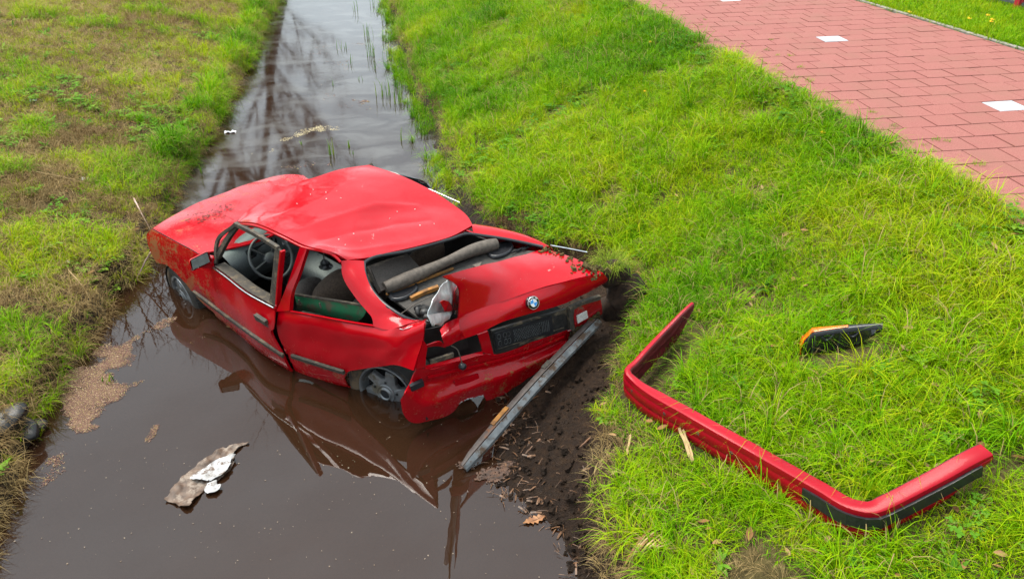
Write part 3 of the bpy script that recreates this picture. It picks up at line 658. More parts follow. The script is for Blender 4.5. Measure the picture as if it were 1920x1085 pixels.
def RP(px, py, out=0.0): return plane(px, py, (1, -RK, 0), -.45 - RK * .78 - out)   # on the skewed tail panel
def Ss(L, out=0.0): return [S(*p, out) for p in L]
def Rs(L, out=0.0): return [RP(*p, out) for p in L]

car = empty('wrecked_car'); car.matrix_world = Matrix([[*CR[i], CT[i]] for i in range(3)] + [[0, 0, 0, 1]])
tag(car, 'crushed red two door saloon car lying half sunk in the ditch', 'car')
def panel(name, rows, nu, nv, mat, parent=None, thick=.012, dent=0.0, dscale=3.0, seed=1, linu=False, linv=False, fn=None):
    G = loft(rows, nu, nv, linu, linv)
    if dent or fn:
        du = np.gradient(G, axis=1); dv = np.gradient(G, axis=0); N = np.cross(du, dv); N /= np.linalg.norm(N, axis=2)[..., None] + 1e-12
        h = np.zeros(G.shape[:2])
        if dent: h += (vnoise(G, dscale, seed, 3) - .5) * 2 * dent
        if fn: h += fn(G)
        G = G + N * h[..., None]
    return MB().sheet(G, thick).build(name, mat, car if parent is None else parent)

# --- hood
wm = lambda L: [W(a, b, c) for a, b, c in L]
hood_front = wm([(286, 429, .875), (334, 399.5, .86), (373, 380, .86), (417, 363.5, .86), (454, 349, .86), (491, 338, .865), (524, 329, .875), (547, 327, .885), (569, 329.5, .89)])
hood_lip = wm([(307, 433, .905), (358, 406, .895), (406, 391, .895), (441, 371, .895), (482, 353, .895), (505, 341, .90), (540, 336, .90), (560, 335, .905), (578, 337, .905)])
hood_mid = wm([(336, 457, .93), (392, 428, .93), (436, 412, .93), (470, 392, .93), (505, 372, .93), (535, 357, .93), (563, 351, .93), (580, 347, .925), (596, 345, .92)])
hood_front[0] = S(285.5, 429.5); hood_lip[0] = S(306, 440.5, -.004); hood_mid[0] = S(337, 457, -.004)
hood_back = [p + np.array([-.62, 0, .035]) for p in hood_mid]
hood_back[0] = S(373, 476, -.004)
hood = panel('hood', [hood_front, hood_lip, hood_mid, hood_back], 50, 26, M_paint_hood, dent=.010, dscale=2.6, seed=4)
nose = [p + np.array([.02 - .015 * i, 0, -.16]) for i, p in enumerate(hood_front)]
nose2 = [p + np.array([-.10, 0, -.50]) for p in hood_front]
panel('hood_vent_crease', [[W(373, 381, .868), W(406, 396, .905), W(436, 412, .937)], [W(375, 380, .868), W(408, 395, .905), W(438, 411, .937)]], 10, 2, M_paint, hood, .004)
panel('hood_crease', [[W(502, 339.5, .906), W(519, 348, .92), W(536, 357.5, .936)], [W(505, 339, .906), W(523, 347, .92), W(540, 356.5, .936)]], 10, 2, M_paint, hood, .004)

# --- left front fender with wheel arch
f0 = Ss([(285, 430), (325, 452), (371, 477), (402, 499)])
f1 = Ss([(277, 445), (313, 467), (360, 496), (403, 524)], .01)
f2 = Ss([(281, 466), (303, 480), (330, 497), (355, 520), (404, 556)], .01)
f3 = Ss([(294, 492), (299, 493), (315, 497), (330, 510), (347, 529), (363, 549), (376, 563), (408, 590)], .012)
fender = panel('front_fender', [f0, f1, f2, f3], 44, 18, M_paint_side, dent=.006, dscale=4, seed=9)
corner = [f0[0], f1[0], f2[0], f3[0]]
panel('front_panel', [[f0[0] + np.array([.004, 0, 0])] + hood_front[1:], [f1[0] + np.array([.03, -.01, 0])] + nose[1:], [f3[0] + np.array([.02, -.02, 0])] + nose2[1:]], 30, 12, M_paint_side, thick=.012)
def arch_liner(hub, r, name):
    G = np.array([[hub + np.array([r * math.cos(a), dv_, r * math.sin(a)]) for a in np.linspace(-.1, math.pi + .1, 20)] for dv_ in (.0, -.22)])
    return MB().sheet(G, .006).build(name, M_dark, car)
arch_liner(np.array([2.50, .76, .33]), .32, 'arch_liner')
arch_liner(np.array([-.1, .78, .38]), .37, 'arch_liner')

# --- left door: skin, window frame, trims, handle, mirror
d0 = Ss([(402, 502), (423, 517), (469, 552), (517, 578)], .012); d1 = Ss([(402, 525), (440, 556), (480, 586), (514, 602)], .025)
d2 = Ss([(403, 548), (440, 578), (478, 604), (510, 618)], .03); d3 = Ss([(405, 572), (447, 604), (490, 634), (531, 663)], .03)
d4 = Ss([(408, 592), (457, 635), (500, 667), (549, 697)], .015); d5 = [p + np.array([0, -.04, -.07]) for p in d4]
door = panel('door', [d0, d1, d2, d3, d4, d5], 34, 26, M_paint_side, dent=.007, dscale=3.4, seed=14, thick=.02)
inner = [[p + np.array([0, -.10, -.02]) for p in r] for r in (d0, d2, d4)]
panel('door_card', inner, 12, 8, M_dark, door, .02)
panel('belt_shelf', [[p + np.array([0, -.005, .012]) for p in d0], [p + np.array([0, -.10, -.005]) for p in d0]], 14, 3, M_muddy_black, door, .012)
MB().tube([p + np.array([0, .014, .012]) for p in spline(d0, 14)], .0075, 6).build('chrome_strip', M_chrome, door)
ml = Ss([(363, 547), (395, 571), (447, 609), (486, 637), (531, 667)], .048)
def strip(name, pts, w_, t_, mat, parent, up=(0, .12, 1)):
    return MB().bar(spline(pts, 18), w_, t_, up).build(name, mat, parent)
strip('side_moulding', ml, .034, .022, M_muddy_black, door)
hd = Ss([(480, 592), (500, 605)], .06); strip('door_handle', hd, .042, .028, M_muddy_black, door)
strip('handle_recess', Ss([(478, 595), (503, 611)], .04), .065, .008, M_black_clean, door)
fr_a, fr_b = V(405, 494, .765), V(406, 459, .70); fr_c, fr_d = V(442, 420, .635), V(523, 466, .80); fr_e = V(512, 572, .885)
strip('window_frame', [fr_a, fr_b, fr_c], .026, .022, M_muddy_black, door, (1, 0, .4))
strip('window_frame', [fr_c, fr_c * .5 + fr_d * .5 + np.array([0, 0, .012]), fr_d], .026, .034, M_muddy_black, door, (0, 1, 0))
strip('window_frame', [fr_d, fr_d * .5 + fr_e * .5, fr_e], .070, .016, M_muddy_black, door, (1, 0, 0))
strip('frame_edge', [fr_d + np.array([-.048, .006, 0]), fr_d * .5 + fr_e * .5 + np.array([-.048, .004, 0]), fr_e + np.array([-.05, 0, -.01])], .016, .04, M_paint, door, (1, 0, 0))
# folded tab of skin at the back of the door
panel('torn_tab', [[S(497, 592, .03), S(515, 582, .05)], [S(500, 605, .045), S(516, 600, .06)], [S(508, 620, .05), S(513, 617, .06)]], 6, 8, M_paint, door, .006, dent=.006, dscale=12)
# mirror
MB().tube(spline([p + np.array([0, -.004, .006]) for p in f0], 24), .0035, 5).build('hood_gap', M_dark, fender)
strip('door_gap', Ss([(402.5, 502), (403.5, 530), (405, 560), (408, 592)], .018), .006, .012, M_dark, door, (1, 0, 0))
mr = empty('wing_mirror'); mr.parent = car
gl_c = [plane(a_, b_, (.85, -.3, -.35), .85 * 1.83 - .3 * .88 - .35 * .97) for a_, b_ in ((358, 488), (388, 473), (393.5, 491), (362, 505.5))]
def grow_poly(P, k): c = np.mean(P, 0); return [c + (p - c) * k for p in P]
glass = [p + np.array([-.0, .0, 0]) for p in gl_c]
G = loft([[glass[0], glass[1]], [glass[3], glass[2]]], 6, 6); MB().sheet(G, .006).build('mirror_glass', M_mirror, mr)
nrm = np.cross(glass[1] - glass[0], glass[3] - glass[0]); nrm /= np.linalg.norm(nrm); nrm = nrm if nrm[0] > 0 else -nrm
rings = []
for k, dd in ((1.16, -.004), (1.26, .012), (1.2, .05), (.9, .085), (.4, .10)):
    Q = grow_poly(glass, k); ring = []
    for i in range(4):
        a, b = Q[i], Q[(i + 1) % 4]
        for s in (.1, .35, .65, .9): ring.append(a + (b - a) * s + nrm * dd)
    rings.append(ring)
MB().ring_sweep(rings, True, False).build('mirror_housing', M_paint_side, mr)
strip('mirror_arm', [np.mean(glass, 0) + nrm * .05, S(400, 492, -.01)], .10, .06, M_paint_side, mr, (0, 0, 1))
# --- B pillar and quarter panel
bp = MB(); bp.sheet(loft([[S(565, 463), S(578, 467)], [S(549, 512), S(563, 514)], [S(534, 552), S(549, 552)], [S(521, 583), S(546, 582)]], 5, 12), .035); bp.build('door_pillar', M_paint, car)
q0 = Ss([(523, 583), (550, 584), (601, 592.5), (667, 604.5), (701, 609)]) + [S(727, 618), S(760, 611), W(800, 598, 1.0)]
q1 = Ss([(521, 598), (548, 598), (622, 611), (703, 624), (727, 629)], .015) + [S(760, 621, .01), RP(796, 612)]
q2 = Ss([(520, 612), (549, 628), (642, 650), (703, 656), (742, 652)], .01) + [RP(794, 638)]
q3 = Ss([(527, 639), (560, 655), (620, 675), (690, 676), (735, 668)], .012) + [RP(785, 667)]
q4 = Ss([(537, 657), (549, 681), (567, 692), (611, 702), (646, 708), (650, 699), (682, 691), (713, 686), (743, 683)], .012) + [RP(777, 694)]
quarter = panel('quarter_panel', [q0, q1, q2, q3, q4], 60, 26, M_paint, dent=.013, dscale=4.0, seed=23, thick=.014)
strip('side_moulding', Ss([(547, 667), (600, 684), (645, 698)], .035), .032, .022, M_muddy_black, quarter)
strip('window_ledge', Ss([(545, 584), (601, 594), (667, 606), (700, 611)], .012), .016, .012, M_paint, quarter)
sill = Ss([(549, 682), (567, 693), (611, 703), (646, 709)], 0)
panel('sill', [sill, [p + np.array([0, -.02, -.10]) for p in sill], [p + np.array([0, -.12, -.14]) for p in sill]], 12, 6, M_paint, thick=.01)
# --- C pillar
c_rows = [[S(639, 489), W(660, 490, 1.275), W(681, 492, 1.24)], [S(643, 513), W(663, 514, 1.23), W(684, 512, 1.215)], [S(667, 555), W(683, 550, 1.14), W(698, 544, 1.15)],
          [S(690, 584), W(708, 577, 1.075), W(724, 573, 1.09)], [S(701, 600), W(735, 598, 1.03), W(764, 597, 1.04)], [S(703, 611), S(727, 619), S(760, 612) * .6 + W(760, 612, 1.0) * .4, W(788, 603, 1.0)]]
panel('rear_pillar', c_rows, 14, 26, M_paint, dent=.006, dscale=6, seed=31, thick=.03)
tear = [S(717, 627, .016), S(742, 621, .014), S(766, 614, .012), W(802, 600, 1.005)]
MB().tube(spline(tear, 24) + RNG.normal(0, .003, (24, 3)), RNG.uniform(.001, .005, 24), 5).build('torn_seam', M_zinc, quarter)

# --- roof
r0 = wm([(446, 417, 1.295), (464, 398, 1.315), (510, 368, 1.335), (546, 348, 1.345), (589, 335, 1.35), (640, 319, 1.345), (692, 311, 1.33)])
r1 = [S(486, 422)] + wm([(520, 402, 1.372), (570, 378, 1.368), (610, 361, 1.365), (655, 347, 1.355), (700, 335, 1.335), (752, 331, 1.30)])
r2 = [S(535, 444)] + wm([(570, 428, 1.365), (620, 405, 1.342), (660, 392, 1.325), (710, 375, 1.305), (760, 361, 1.272), (804, 356, 1.24)])
r3 = [S(570, 461)] + wm([(605, 447, 1.325), (650, 430, 1.295), (700, 410, 1.265), (750, 396, 1.235), (805, 384, 1.20), (848, 384, 1.175)])
r4 = [S(628, 477)] + wm([(648, 469, 1.285), (690, 455, 1.25), (740, 438, 1.225), (790, 424, 1.20), (840, 410, 1.165), (876, 407, 1.135)])
r5 = wm([(650, 488, 1.28), (687, 485, 1.235), (725, 476, 1.22), (762, 468, 1.20), (802, 458, 1.18), (843, 446, 1.145), (886, 424, 1.115)])
def roof_folds(G):
    u_, v_ = G[..., 0], G[..., 1]
    s1 = (u_ - .55) + .55 * (v_ - .45)            # buckles fan out from behind the left door pillar
    k = np.exp(-((u_ - .55) / .5) ** 2) * sstep((v_ + .5) / .5)
    h = np.zeros(G.shape[:2])
    for L_, amp, wid in (([(556, 452), (640, 412), (705, 384), (775, 371)], .020, .030), ([(598, 458), (670, 428), (745, 404), (800, 392)], -.016, .035), ([(640, 470), (700, 452), (770, 436), (850, 405)], .014, .03), ([(520, 425), (600, 392), (660, 352)], .010, .04)):
        Q = np.array([W(a_, b_, 1.30) for a_, b_ in L_]); P2 = G.reshape(-1, 3)[:, :2]; d_ = np.full(len(P2), 9.0)
        for a_, b_ in zip(Q[:-1, :2], Q[1:, :2]):
            ab = b_ - a_; s_ = np.clip(((P2 - a_) @ ab) / (ab @ ab), 0, 1); d_ = np.minimum(d_, np.linalg.norm(P2 - a_ - s_[:, None] * ab, axis=1))
        h += (amp * np.exp(-d_ / wid)).reshape(h.shape)
    return h * .6 + .004 * (1 - 2 * np.abs(np.sin(s1 * 9 + 1.6 * v_))) * k + .010 * (vnoise(G, 2.4, 61, 3) - .5) * 2
G = loft([r0, r1, r2, r3, r4, r5], 60, 70); du = np.gradient(G, axis=1); dv = np.gradient(G, axis=0); N = np.cross(du, dv); N /= np.linalg.norm(N, axis=2)[..., None]
if N[..., 2].mean() < 0: N = -N
edge_w = np.minimum(np.minimum(np.linspace(0, 1, 70)[:, None], 1 - np.linspace(0, 1, 70)[:, None]), np.minimum(np.linspace(0, 1, 60)[None], 1 - np.linspace(0, 1, 60)[None]))
G = G + N * (roof_folds(G) * sstep(edge_w / .10))[..., None]
roof = MB().sheet(G, .02).build('roof', M_paint_roof, car)
MB().tube([p + np.array([0, .004, -.012]) for p in spline([r0[0], r1[0], r2[0], r3[0], S(601, 467), r4[0], S(639, 488)], 40)], .011, 6).build('drip_rail', M_paint, roof)
MB().tube([p + np.array([0, -.02, -.03]) for p in spline([r0[0], r1[0], r2[0], r3[0]], 20)], .016, 6).build('door_seal', M_muddy_black, roof)
for k in range(14):                                                        # glass crumbs on the roof
    gi_, gj_ = random.randint(8, 62), random.randint(10, 52); c = G[gi_, gj_] + N[gi_, gj_] * .013
    MB().box(c, (.008, .007, .005), np.linalg.qr(RNG.normal(size=(3, 3)))[0]).build('glass_crumb', M_clearlens, roof)
hs = MB()
for k in range(90):                                                        # plant scraps left on the hood
    s_ = random.random(); c = W(360 + 70 * s_ + random.gauss(0, 9), 415 - 22 * s_ + random.gauss(0, 7), .925); a = random.uniform(0, 6.28); L_ = random.uniform(.008, .04)
    hs.bar([c, c + np.array([math.cos(a), math.sin(a), .05]) * L_], random.uniform(.002, .006), .0015, (0, 0, 1))
tag(hs.build('plant_scraps', M_muddy_black, hood), None, None, None, 'stuff')
# windscreen and its pillars
cowl = [hood_back[0] + np.array([-.06, -.03, .01]), hood_back[4] + np.array([-.12, 0, .02]), W(560, 352, .93) + np.array([-.5, 0, 0])]
panel('windscreen', [[p + np.array([0, 0, -.02]) for p in (r0[0], r0[3], r0[6])], [np.array([1.98, .66, .925]), np.array([2.12, 0, .945]), np.array([1.98, -.70, .945])]], 16, 10, M_glass, thick=.006)
for a, b in ((r0[0], S(403, 486, -.01)), (r0[6], np.array([1.86, -.74, .93]))):
    strip('windscreen_pillar', [a + np.array([.01, -.03, -.01]), (a + b) / 2 + np.array([.02, -.03, .0]), b + np.array([0, -.03, 0])], .04, .035, M_muddy_black, car, (0, 1, 0))
MB().tube([S(404, 484, .0) + np.array([.03, -.02, .02]), V(418, 455, .66), V(448, 412, .60)], .007, 5).build('wiper_trim', M_black, car)
panel('scuttle', [[np.array([1.96, .68, .905]), np.array([2.10, 0, .93]), np.array([1.96, -.72, .93])], [hood_back[0] + np.array([.03, -.02, -.02]), np.array([2.2, 0, .90]), np.array([2.15, -.72, .90])]], 10, 3, M_black)

# --- rear window frame, right hand pillar and quarter
seal = wm([(683, 493, 1.235), (691, 487, 1.232), (762, 471, 1.195), (843, 449, 1.14), (880, 438.5, 1.112), (900, 441, 1.095), (952, 449, 1.05), (996, 458, 1.01), (1018, 463, .995)])
seal_l = wm([(683, 493, 1.235), (684, 512, 1.215), (692, 534, 1.165), (712, 562, 1.11), (737, 582, 1.075), (765, 598, 1.035), (784, 604, 1.005)])
MB().tube(spline(seal, 46), .014, 6).build('window_seal', M_black_clean, car)
MB().tube(spline(seal_l, 30), .015, 6).build('window_seal', M_black_clean, car)
rq0 = wm([(886, 421, 1.118), (925, 427, 1.085), (960, 436, 1.06), (995, 448, 1.03), (1024, 463, 1.0)]); rq1 = wm([(888, 439, 1.105), (925, 444.5, 1.075), (955, 449, 1.05), (996, 457, 1.012), (1020, 464, .99)])
rq2 = [p + np.array([0, -.07, -.05]) for p in rq0]; rq3 = [np.array([p[0], -.80, .62]) for p in rq0]
panel('right_quarter', [rq1, rq0, rq2, rq3], 20, 14, M_paint, dent=.006, dscale=5, seed=44)
# right flank, seen only in glimpses
fl = [[np.array([u_, -.74, w_]) for u_, w_ in ((2.55, .86), (2.2, .88), (1.4, .90), (.6, .90), (-.1, .90))], [np.array([u_, -.79, .55]) for u_ in (2.6, 2.2, 1.4, .6, -.2)], [np.array([u_, -.76, .22]) for u_ in (2.6, 2.2, 1.4, .6, -.2)]]
panel('right_flank', fl, 24, 10, M_paint, thick=.012)
strip('right_roof_pillar', [np.array([.55, -.72, .90]), W(850, 392, 1.16) + np.array([0, -.02, -.03])], .09, .03, M_paint, car, (1, 0, 0))
panel('right_window_frame', [[W(697, 313, 1.31), W(752, 328, 1.26), W(800, 343, 1.21), W(808, 352, 1.19)], [W(700, 318, 1.27), W(752, 335, 1.22), W(795, 352, 1.17), W(804, 356, 1.16)]], 16, 3, M_gloss_black, thick=.012)
MB().tube(spline([W(698, 313, 1.325), W(760, 337, 1.27), W(810, 357, 1.22), W(862, 380, 1.16)], 16), .005, 6).build('loose_trim_strip', M_chrome, car)
MB().tube(spline([W(1032, 460, .96), W(1065, 466, .93), W(1101, 473, .90)], 8), .007, 6).build('loose_trim_strip', M_chrome, car)

# --- trunk lid, buckled up on its torn left side
def lidf(px, py, k): return plane(px, py, (1, .06, 0), -.455 + k)
l0 = [lidf(829, 518, .02), lidf(880, 504, .01), lidf(950, 487, 0), lidf(1020, 468, -.03)]
l4 = wm([(859, 595, 1.03), (885, 584, 1.02), (952, 562, 1.0), (1018, 540, .985), (1080, 524, .975), (1130, 511, .965)])
l2 = [l0[0] * .5 + l4[0] * .5 + np.array([0, -.09, .02]), l0[1] * .5 + l4[2] * .5 + np.array([0, 0, .01]), l0[2] * .5 + l4[3] * .5 + np.array([0, 0, -.01]), l0[3] * .45 + l4[5] * .55 + np.array([0, 0, .02])]
lid = panel('trunk_lid', [l0, l2, l4], 50, 34, M_paint_rear, dent=.016, dscale=3.0, seed=52, thick=.016)
lip = [RP(833, 647, .01), RP(870, 634, .02), RP(903, 622, .025), RP(930, 608, .03), RP(996, 586, .03), RP(1062, 566, .03), RP(1098, 548, .03), RP(1136, 527, .02)]
midl = [l4[0] * .45 + lip[0] * .55 + np.array([0, .02, 0])] + [a * .5 + b * .5 + np.array([-.02, 0, 0]) for a, b in zip(spline(l4, 8)[1:], lip[1:])]
panel('lid_face', [l4, midl, lip], 50, 14, M_paint_rear, lid, .016, dent=.006, dscale=5, seed=53)
# crumpled left flap under the tear
panel('crumpled_flap', [[W(859, 595, 1.035), W(849, 598, 1.02), W(826, 620, .99)], [RP(862, 615, .05), RP(850, 622, .06), RP(829, 632, .05)], [RP(872, 633, .04), RP(850, 641, .05), RP(833, 648, .03)]], 18, 14, M_paint_rear, lid, .008, dent=.02, dscale=14, seed=7)
# torn bare sheet
tp = lambda a, b, k=.0: plane(a, b, (1, .5, .25), -.455 + .5 * .45 + .25 * 1.1 + k)
panel('torn_sheet', [[tp(838, 525), tp(850, 527), tp(862, 531, -.01)], [tp(826, 541), tp(842, 543, -.02), tp(864, 546, -.02)], [tp(813, 562), tp(832, 562, -.03), tp(858, 560, -.01)], [tp(807, 581), tp(828, 580, -.01), tp(851, 577, -.02)], [tp(804, 594), tp(822, 592), tp(846, 586, -.01)]], 22, 30, M_zinc, lid, .004, dent=.022, dscale=11, seed=71)
panel('torn_sheet', [[tp(802, 590, -.03), tp(826, 586, -.04), tp(848, 583, -.04)], [tp(806, 599, -.05), tp(828, 600, -.06), tp(842, 596, -.05)], [tp(814, 607, -.04), tp(828, 609, -.05), tp(834, 604, -.04)]], 18, 12, M_zinc, lid, .004, dent=.014, dscale=14, seed=72)
panel('paint_remnant', [[tp(858, 533, -.045), tp(867, 540, -.05)], [tp(852, 548, -.05), tp(868, 552, -.055)], [tp(850, 566, -.05), tp(866, 566, -.05)], [tp(850, 580, -.045), tp(860, 582, -.05)]], 8, 14, M_paint_rear, lid, .004, dent=.012, dscale=14, seed=73)
panel('paint_remnant', [[tp(824, 566, -.05), tp(832, 562, -.055)], [tp(830, 576, -.05), tp(846, 572, -.055)], [tp(832, 584, -.05), tp(848, 582, -.055)]], 8, 10, M_paint_rear, lid, .004, dent=.01, dscale=14, seed=74)
MB().tube(spline([tp(861, 531, -.03), tp(867, 545, -.05), tp(868, 562, -.05), tp(862, 574, -.05), tp(853, 588, -.04)], 20) + RNG.normal(0, .003, (20, 3)), RNG.uniform(.003, .007, 20), 5).build('torn_edge', M_white, lid)
panel('trunk_floor', [[np.array([-.35, .66, .62]), np.array([-.35, -.66, .62])], [np.array([-.40, .60, .45]), np.array([-.76, -.66, .45])]], 6, 4, M_dark)

# emblem
em = empty('emblem'); em.parent = lid
ec = RP(999.5, 567.5, .058); en = np.array([-1, RK, .42]); en /= np.linalg.norm(en); ea = np.cross((0, 0, 1), en); ea /= np.linalg.norm(ea); eb = np.cross(en, ea)
if (to_world(ec + ea) - to_world(ec)) @ RT < 0: ea = -ea
def disc(r0_, r1_, off, a0=0, a1=2 * math.pi, n=40):
    q = np.linspace(a0, a1, n); return np.array([[ec + en * off + (ea * math.cos(x) + eb * math.sin(x)) * r for x in q] for r in (r0_, r1_)])
mbk = MB(); mbk.ring_sweep([[ec + en * o + (ea * math.cos(x) + eb * math.sin(x)) * r for x in np.linspace(0, 2 * math.pi, 40, endpoint=False)] for r, o in ((.0465, -.03), (.0465, .006), (.044, .009), (.001, .009))], True, False); mbk.build('emblem_ring', M_gloss_black, em)
MB().tube([ec + en * .006 + (ea * math.cos(x) + eb * math.sin(x)) * .046 for x in np.linspace(0, 2 * math.pi, 41)], .0028, 6, False).build('silver_rim', M_chrome, em)
MB().tube([ec + en * .010 + (ea * math.cos(x) + eb * math.sin(x)) * .0285 for x in np.linspace(0, 2 * math.pi, 41)], .0016, 6, False).build('silver_ring', M_chrome, em)
for k in range(4): MB().sheet(disc(.0005, .028, .0105, k * math.pi / 2, (k + 1) * math.pi / 2, 12), .001).build('emblem_quarter', M_blue if k % 2 else M_white, em)
for ch, ang in (('B', 2.45), ('M', math.pi / 2), ('W', .69)):
    cu = bpy.data.curves.new('letter', 'FONT'); cu.body = ch; cu.size = .019; cu.align_x = 'CENTER'; cu.align_y = 'CENTER'; cu.extrude = .0006; cu.materials.append(M_white)
    tmp = bpy.data.objects.new('letter_tmp', cu); lm_ = bpy.data.meshes.new_from_object(tmp); bpy.data.objects.remove(tmp); lo_ = link('letter', lm_, M_white, em)
    c_ = ec + en * .0112 + (ea * math.cos(ang) + eb * math.sin(ang)) * .0368; ro = ang - math.pi / 2
    xa = ea * math.cos(ro) + eb * math.sin(ro); ya = -ea * math.sin(ro) + eb * math.cos(ro)
    lo_.matrix_local = Matrix([[xa[i], ya[i], en[i], c_[i]] for i in range(3)] + [[0, 0, 0, 1]])

# --- tail panel
t0 = Rs([(781, 690), (797, 691), (850, 678), (905, 664), (927, 665), (1000, 641), (1064, 618)])
t1 = Rs([(770, 714), (800, 716), (850, 703), (905, 689), (1000, 662), (1062, 634)], -.035)
t2 = Rs([(759, 735), (791, 755), (807, 756), (841, 742), (905, 719), (1000, 681), (1060, 652)], .04)
t3 = Rs([(752, 748), (757, 776), (770, 790), (811, 785), (851, 768), (861, 755), (886, 744), (907, 742), (915, 757), (963, 734), (1000, 709), (1040, 680), (1062, 662)], .0)
tail = panel('tail_panel', [t0, t1, t2, t3], 80, 24, M_paint_rear, dent=.012, dscale=6, seed=81, linv=True)
panel('lamp_surround', [Rs([(794, 638), (801, 648)], .0), Rs([(786, 665), (798, 668)]), Rs([(780, 690), (797, 688)])], 5, 8, M_paint_rear, tail, .012)
panel('lamp_surround', [Rs([(800, 646), (826, 640), (834, 648)], -.01), Rs([(800, 650), (820, 648), (836, 651)], -.02)], 8, 4, M_paint_rear, tail, .008)
panel('lamp_surround', [Rs([(796, 686), (850, 672), (905, 658)], -.02), Rs([(797, 692), (850, 679), (906, 665)], .004)], 12, 4, M_paint_rear, tail, .008)
panel('lamp_surround', [Rs([(895, 627), (914, 620)]), Rs([(900, 642), (919, 640)]), Rs([(905, 660), (925, 664)])], 5, 8, M_paint_rear, tail, .012)
panel('lamp_cavity', [[p + np.array([.16, 0, 0]) for p in Rs([(795, 640), (900, 615)])], [p + np.array([.14, 0, 0]) for p in Rs([(795, 692), (908, 664)])]], 4, 4, M_dark, tail, .01)
strip('lamp_bracket', [p + np.array([.03, 0, 0]) for p in Rs([(813, 681), (856, 667)])], .03, .02, M_muddy_black, tail, (0, 0, 1))
MB().tube(spline([RP(846, 648, .0), RP(857, 654, .02), RP(862, 666, .04), RP(866, 680, .05)], 10), .004, 5).build('bulb_wire', M_bolster, tail)
hb = RP(866, 686, .055); MB().ring_sweep([[hb + np.array([0, .026 * math.cos(a) * s, .026 * math.sin(a) * s]) + np.array([o, 0, 0]) for a in np.linspace(0, 6.283, 12, endpoint=False)] for s, o in ((.6, -.03), (1, -.02), (1, .01), (.5, .02))]).build('bulb_holder', M_black_clean, tail)
panel('mount_plate', [Rs([(851, 713), (884, 704), (896, 700)], .004), Rs([(855, 732), (888, 722), (899, 718)], .006)], 6, 4, M_paint_rear, tail, .02)
mkp = RP(781, 722, .012); MB().box(mkp, (.03, .10, .05), np.array([[1, -RK, 0], [RK, 1, 0], [0, 0, 1]]) / math.hypot(1, RK)).build('side_marker', M_black_clean, tail)
MB().tube(spline(Rs([(858, 757), (866, 752), (886, 744), (907, 741.5)], .006), 20) + RNG.normal(0, .003, (20, 3)), RNG.uniform(.002, .007, 20), 5).build('torn_metal_edge', M_zinc, tail)
for L_ in ([(800, 706), (850, 694), (905, 681), (1000, 653), (1055, 630)], [(812, 741), (850, 727), (884, 716), (906, 709), (1000, 673), (1055, 645)]): strip('pressed_ridge', [p + np.array([-.012, 0, 0]) for p in Rs(L_, .0)], .014, .014, M_paint_rear, tail, (0, 0, 1))
# plate holder with moulded pattern
pc = Rs([(921, 619), (1067, 576), (1065, 617), (928, 661)], -.01)
ph = panel('plate_panel', [[pc[0], pc[1]], [pc[3], pc[2]]], 12, 6, M_black, thick=.02)
A_, B_, D_ = RP(926, 624, .012), RP(1034, 592, .012), RP(931, 655, .012); ex = B_ - A_; ey = D_ - A_; pn = np.cross(ex, ey); pn /= np.linalg.norm(pn); pn = pn if pn[0] < 0 else -pn
pt = lambda s, q, o=0: A_ + ex * s + ey * q + pn * o
MB().sheet(loft([[pt(0, 0), pt(1, 0)], [pt(0, 1), pt(1, 1)]], 4, 3), .014).build('plate_tray', M_black_clean, ph)
lat = MB()
for k in range(-4, 16):
    for sgn in (1, -1):
        s0 = .30 + k * .045; a, b = (s0, 0.12), (s0 + sgn * .16, .82)
        if sgn < 0: a, b = (s0 + .16, .12), (s0, .82)
        pts_ = [(a[0] + (b[0] - a[0]) * q, a[1] + (b[1] - a[1]) * q) for q in np.linspace(0, 1, 9)]
        pts_ = [p for p in pts_ if .30 <= p[0] <= .78]
        if len(pts_) > 1: lat.bar([pt(*p, .010) for p in pts_], .004, .004, ey)
M_relief = simple('plate_relief', (0.075, 0.078, 0.08), (0.045, 0.046, 0.047), 40, .5)
lat.build('moulded_lattice', M_relief, ph)
for s in (.06, .16, .22): 
    for q in (.25, .65): MB().tube([pt(s + .030 * math.cos(a), q + .15 * math.sin(a), .010) for a in np.linspace(0, 6.283, 9 if s < .1 or s > .2 else 17)], .0022, 5, False).build('moulded_boss', M_relief, ph)
for k in range(5): MB().bar([pt(.80 + k * .03, .14, .010), pt(.80 + k * .03, .80, .010)], .006, .005, ex).build('moulded_rib', M_relief, ph)
MB().bar([pt(0.02, .95, .010), pt(1.2, .93, .0)], .006, .006, ey).build('plate_rim', M_muddy_black, ph)
# right tail lamp
tl = empty('tail_lamp'); tl.parent = car
q_ = lambda L, o: Rs(L, o)
panel('lens', [q_([(1073, 573), (1123, 556)], .01), q_([(1075, 600), (1126, 571)], .03), q_([(1077, 622), (1127, 586)], .01)], 10, 8, M_redlens, tl, .03)
panel('reversing_lens', [q_([(1081, 592), (1100, 582)], .052), q_([(1083, 606), (1102, 595)], .052)], 4, 4, M_clearlens, tl, .008)
for a, b in (((1076, 590), (1124, 566)), ((1078, 608), (1126, 579))): MB().bar(q_([a, b], .05), .006, .006, (0, 0, 1)).build('lens_rib', M_redlens, tl)
panel('lamp_frame', [q_([(1066, 576), (1075, 571), (1125, 553)], .03), q_([(1068, 584), (1076, 578), (1124, 560)], .03)], 8, 3, M_muddy_black, tl, .03)
panel('lamp_frame', [q_([(1064, 577), (1074, 574)], .02), q_([(1067, 615), (1078, 625)], .02)], 4, 4, M_muddy_black, tl, .03)
panel('right_valance', [Rs([(1064, 620), (1100, 608), (1118, 598)], -.03), Rs([(1062, 645), (1095, 640), (1112, 622)], -.03), Rs([(1052, 668), (1080, 655), (1100, 640)], -.05)], 12, 8, M_paint_rear, thick=.012, dent=.008, dscale=8)
mudc = MB()
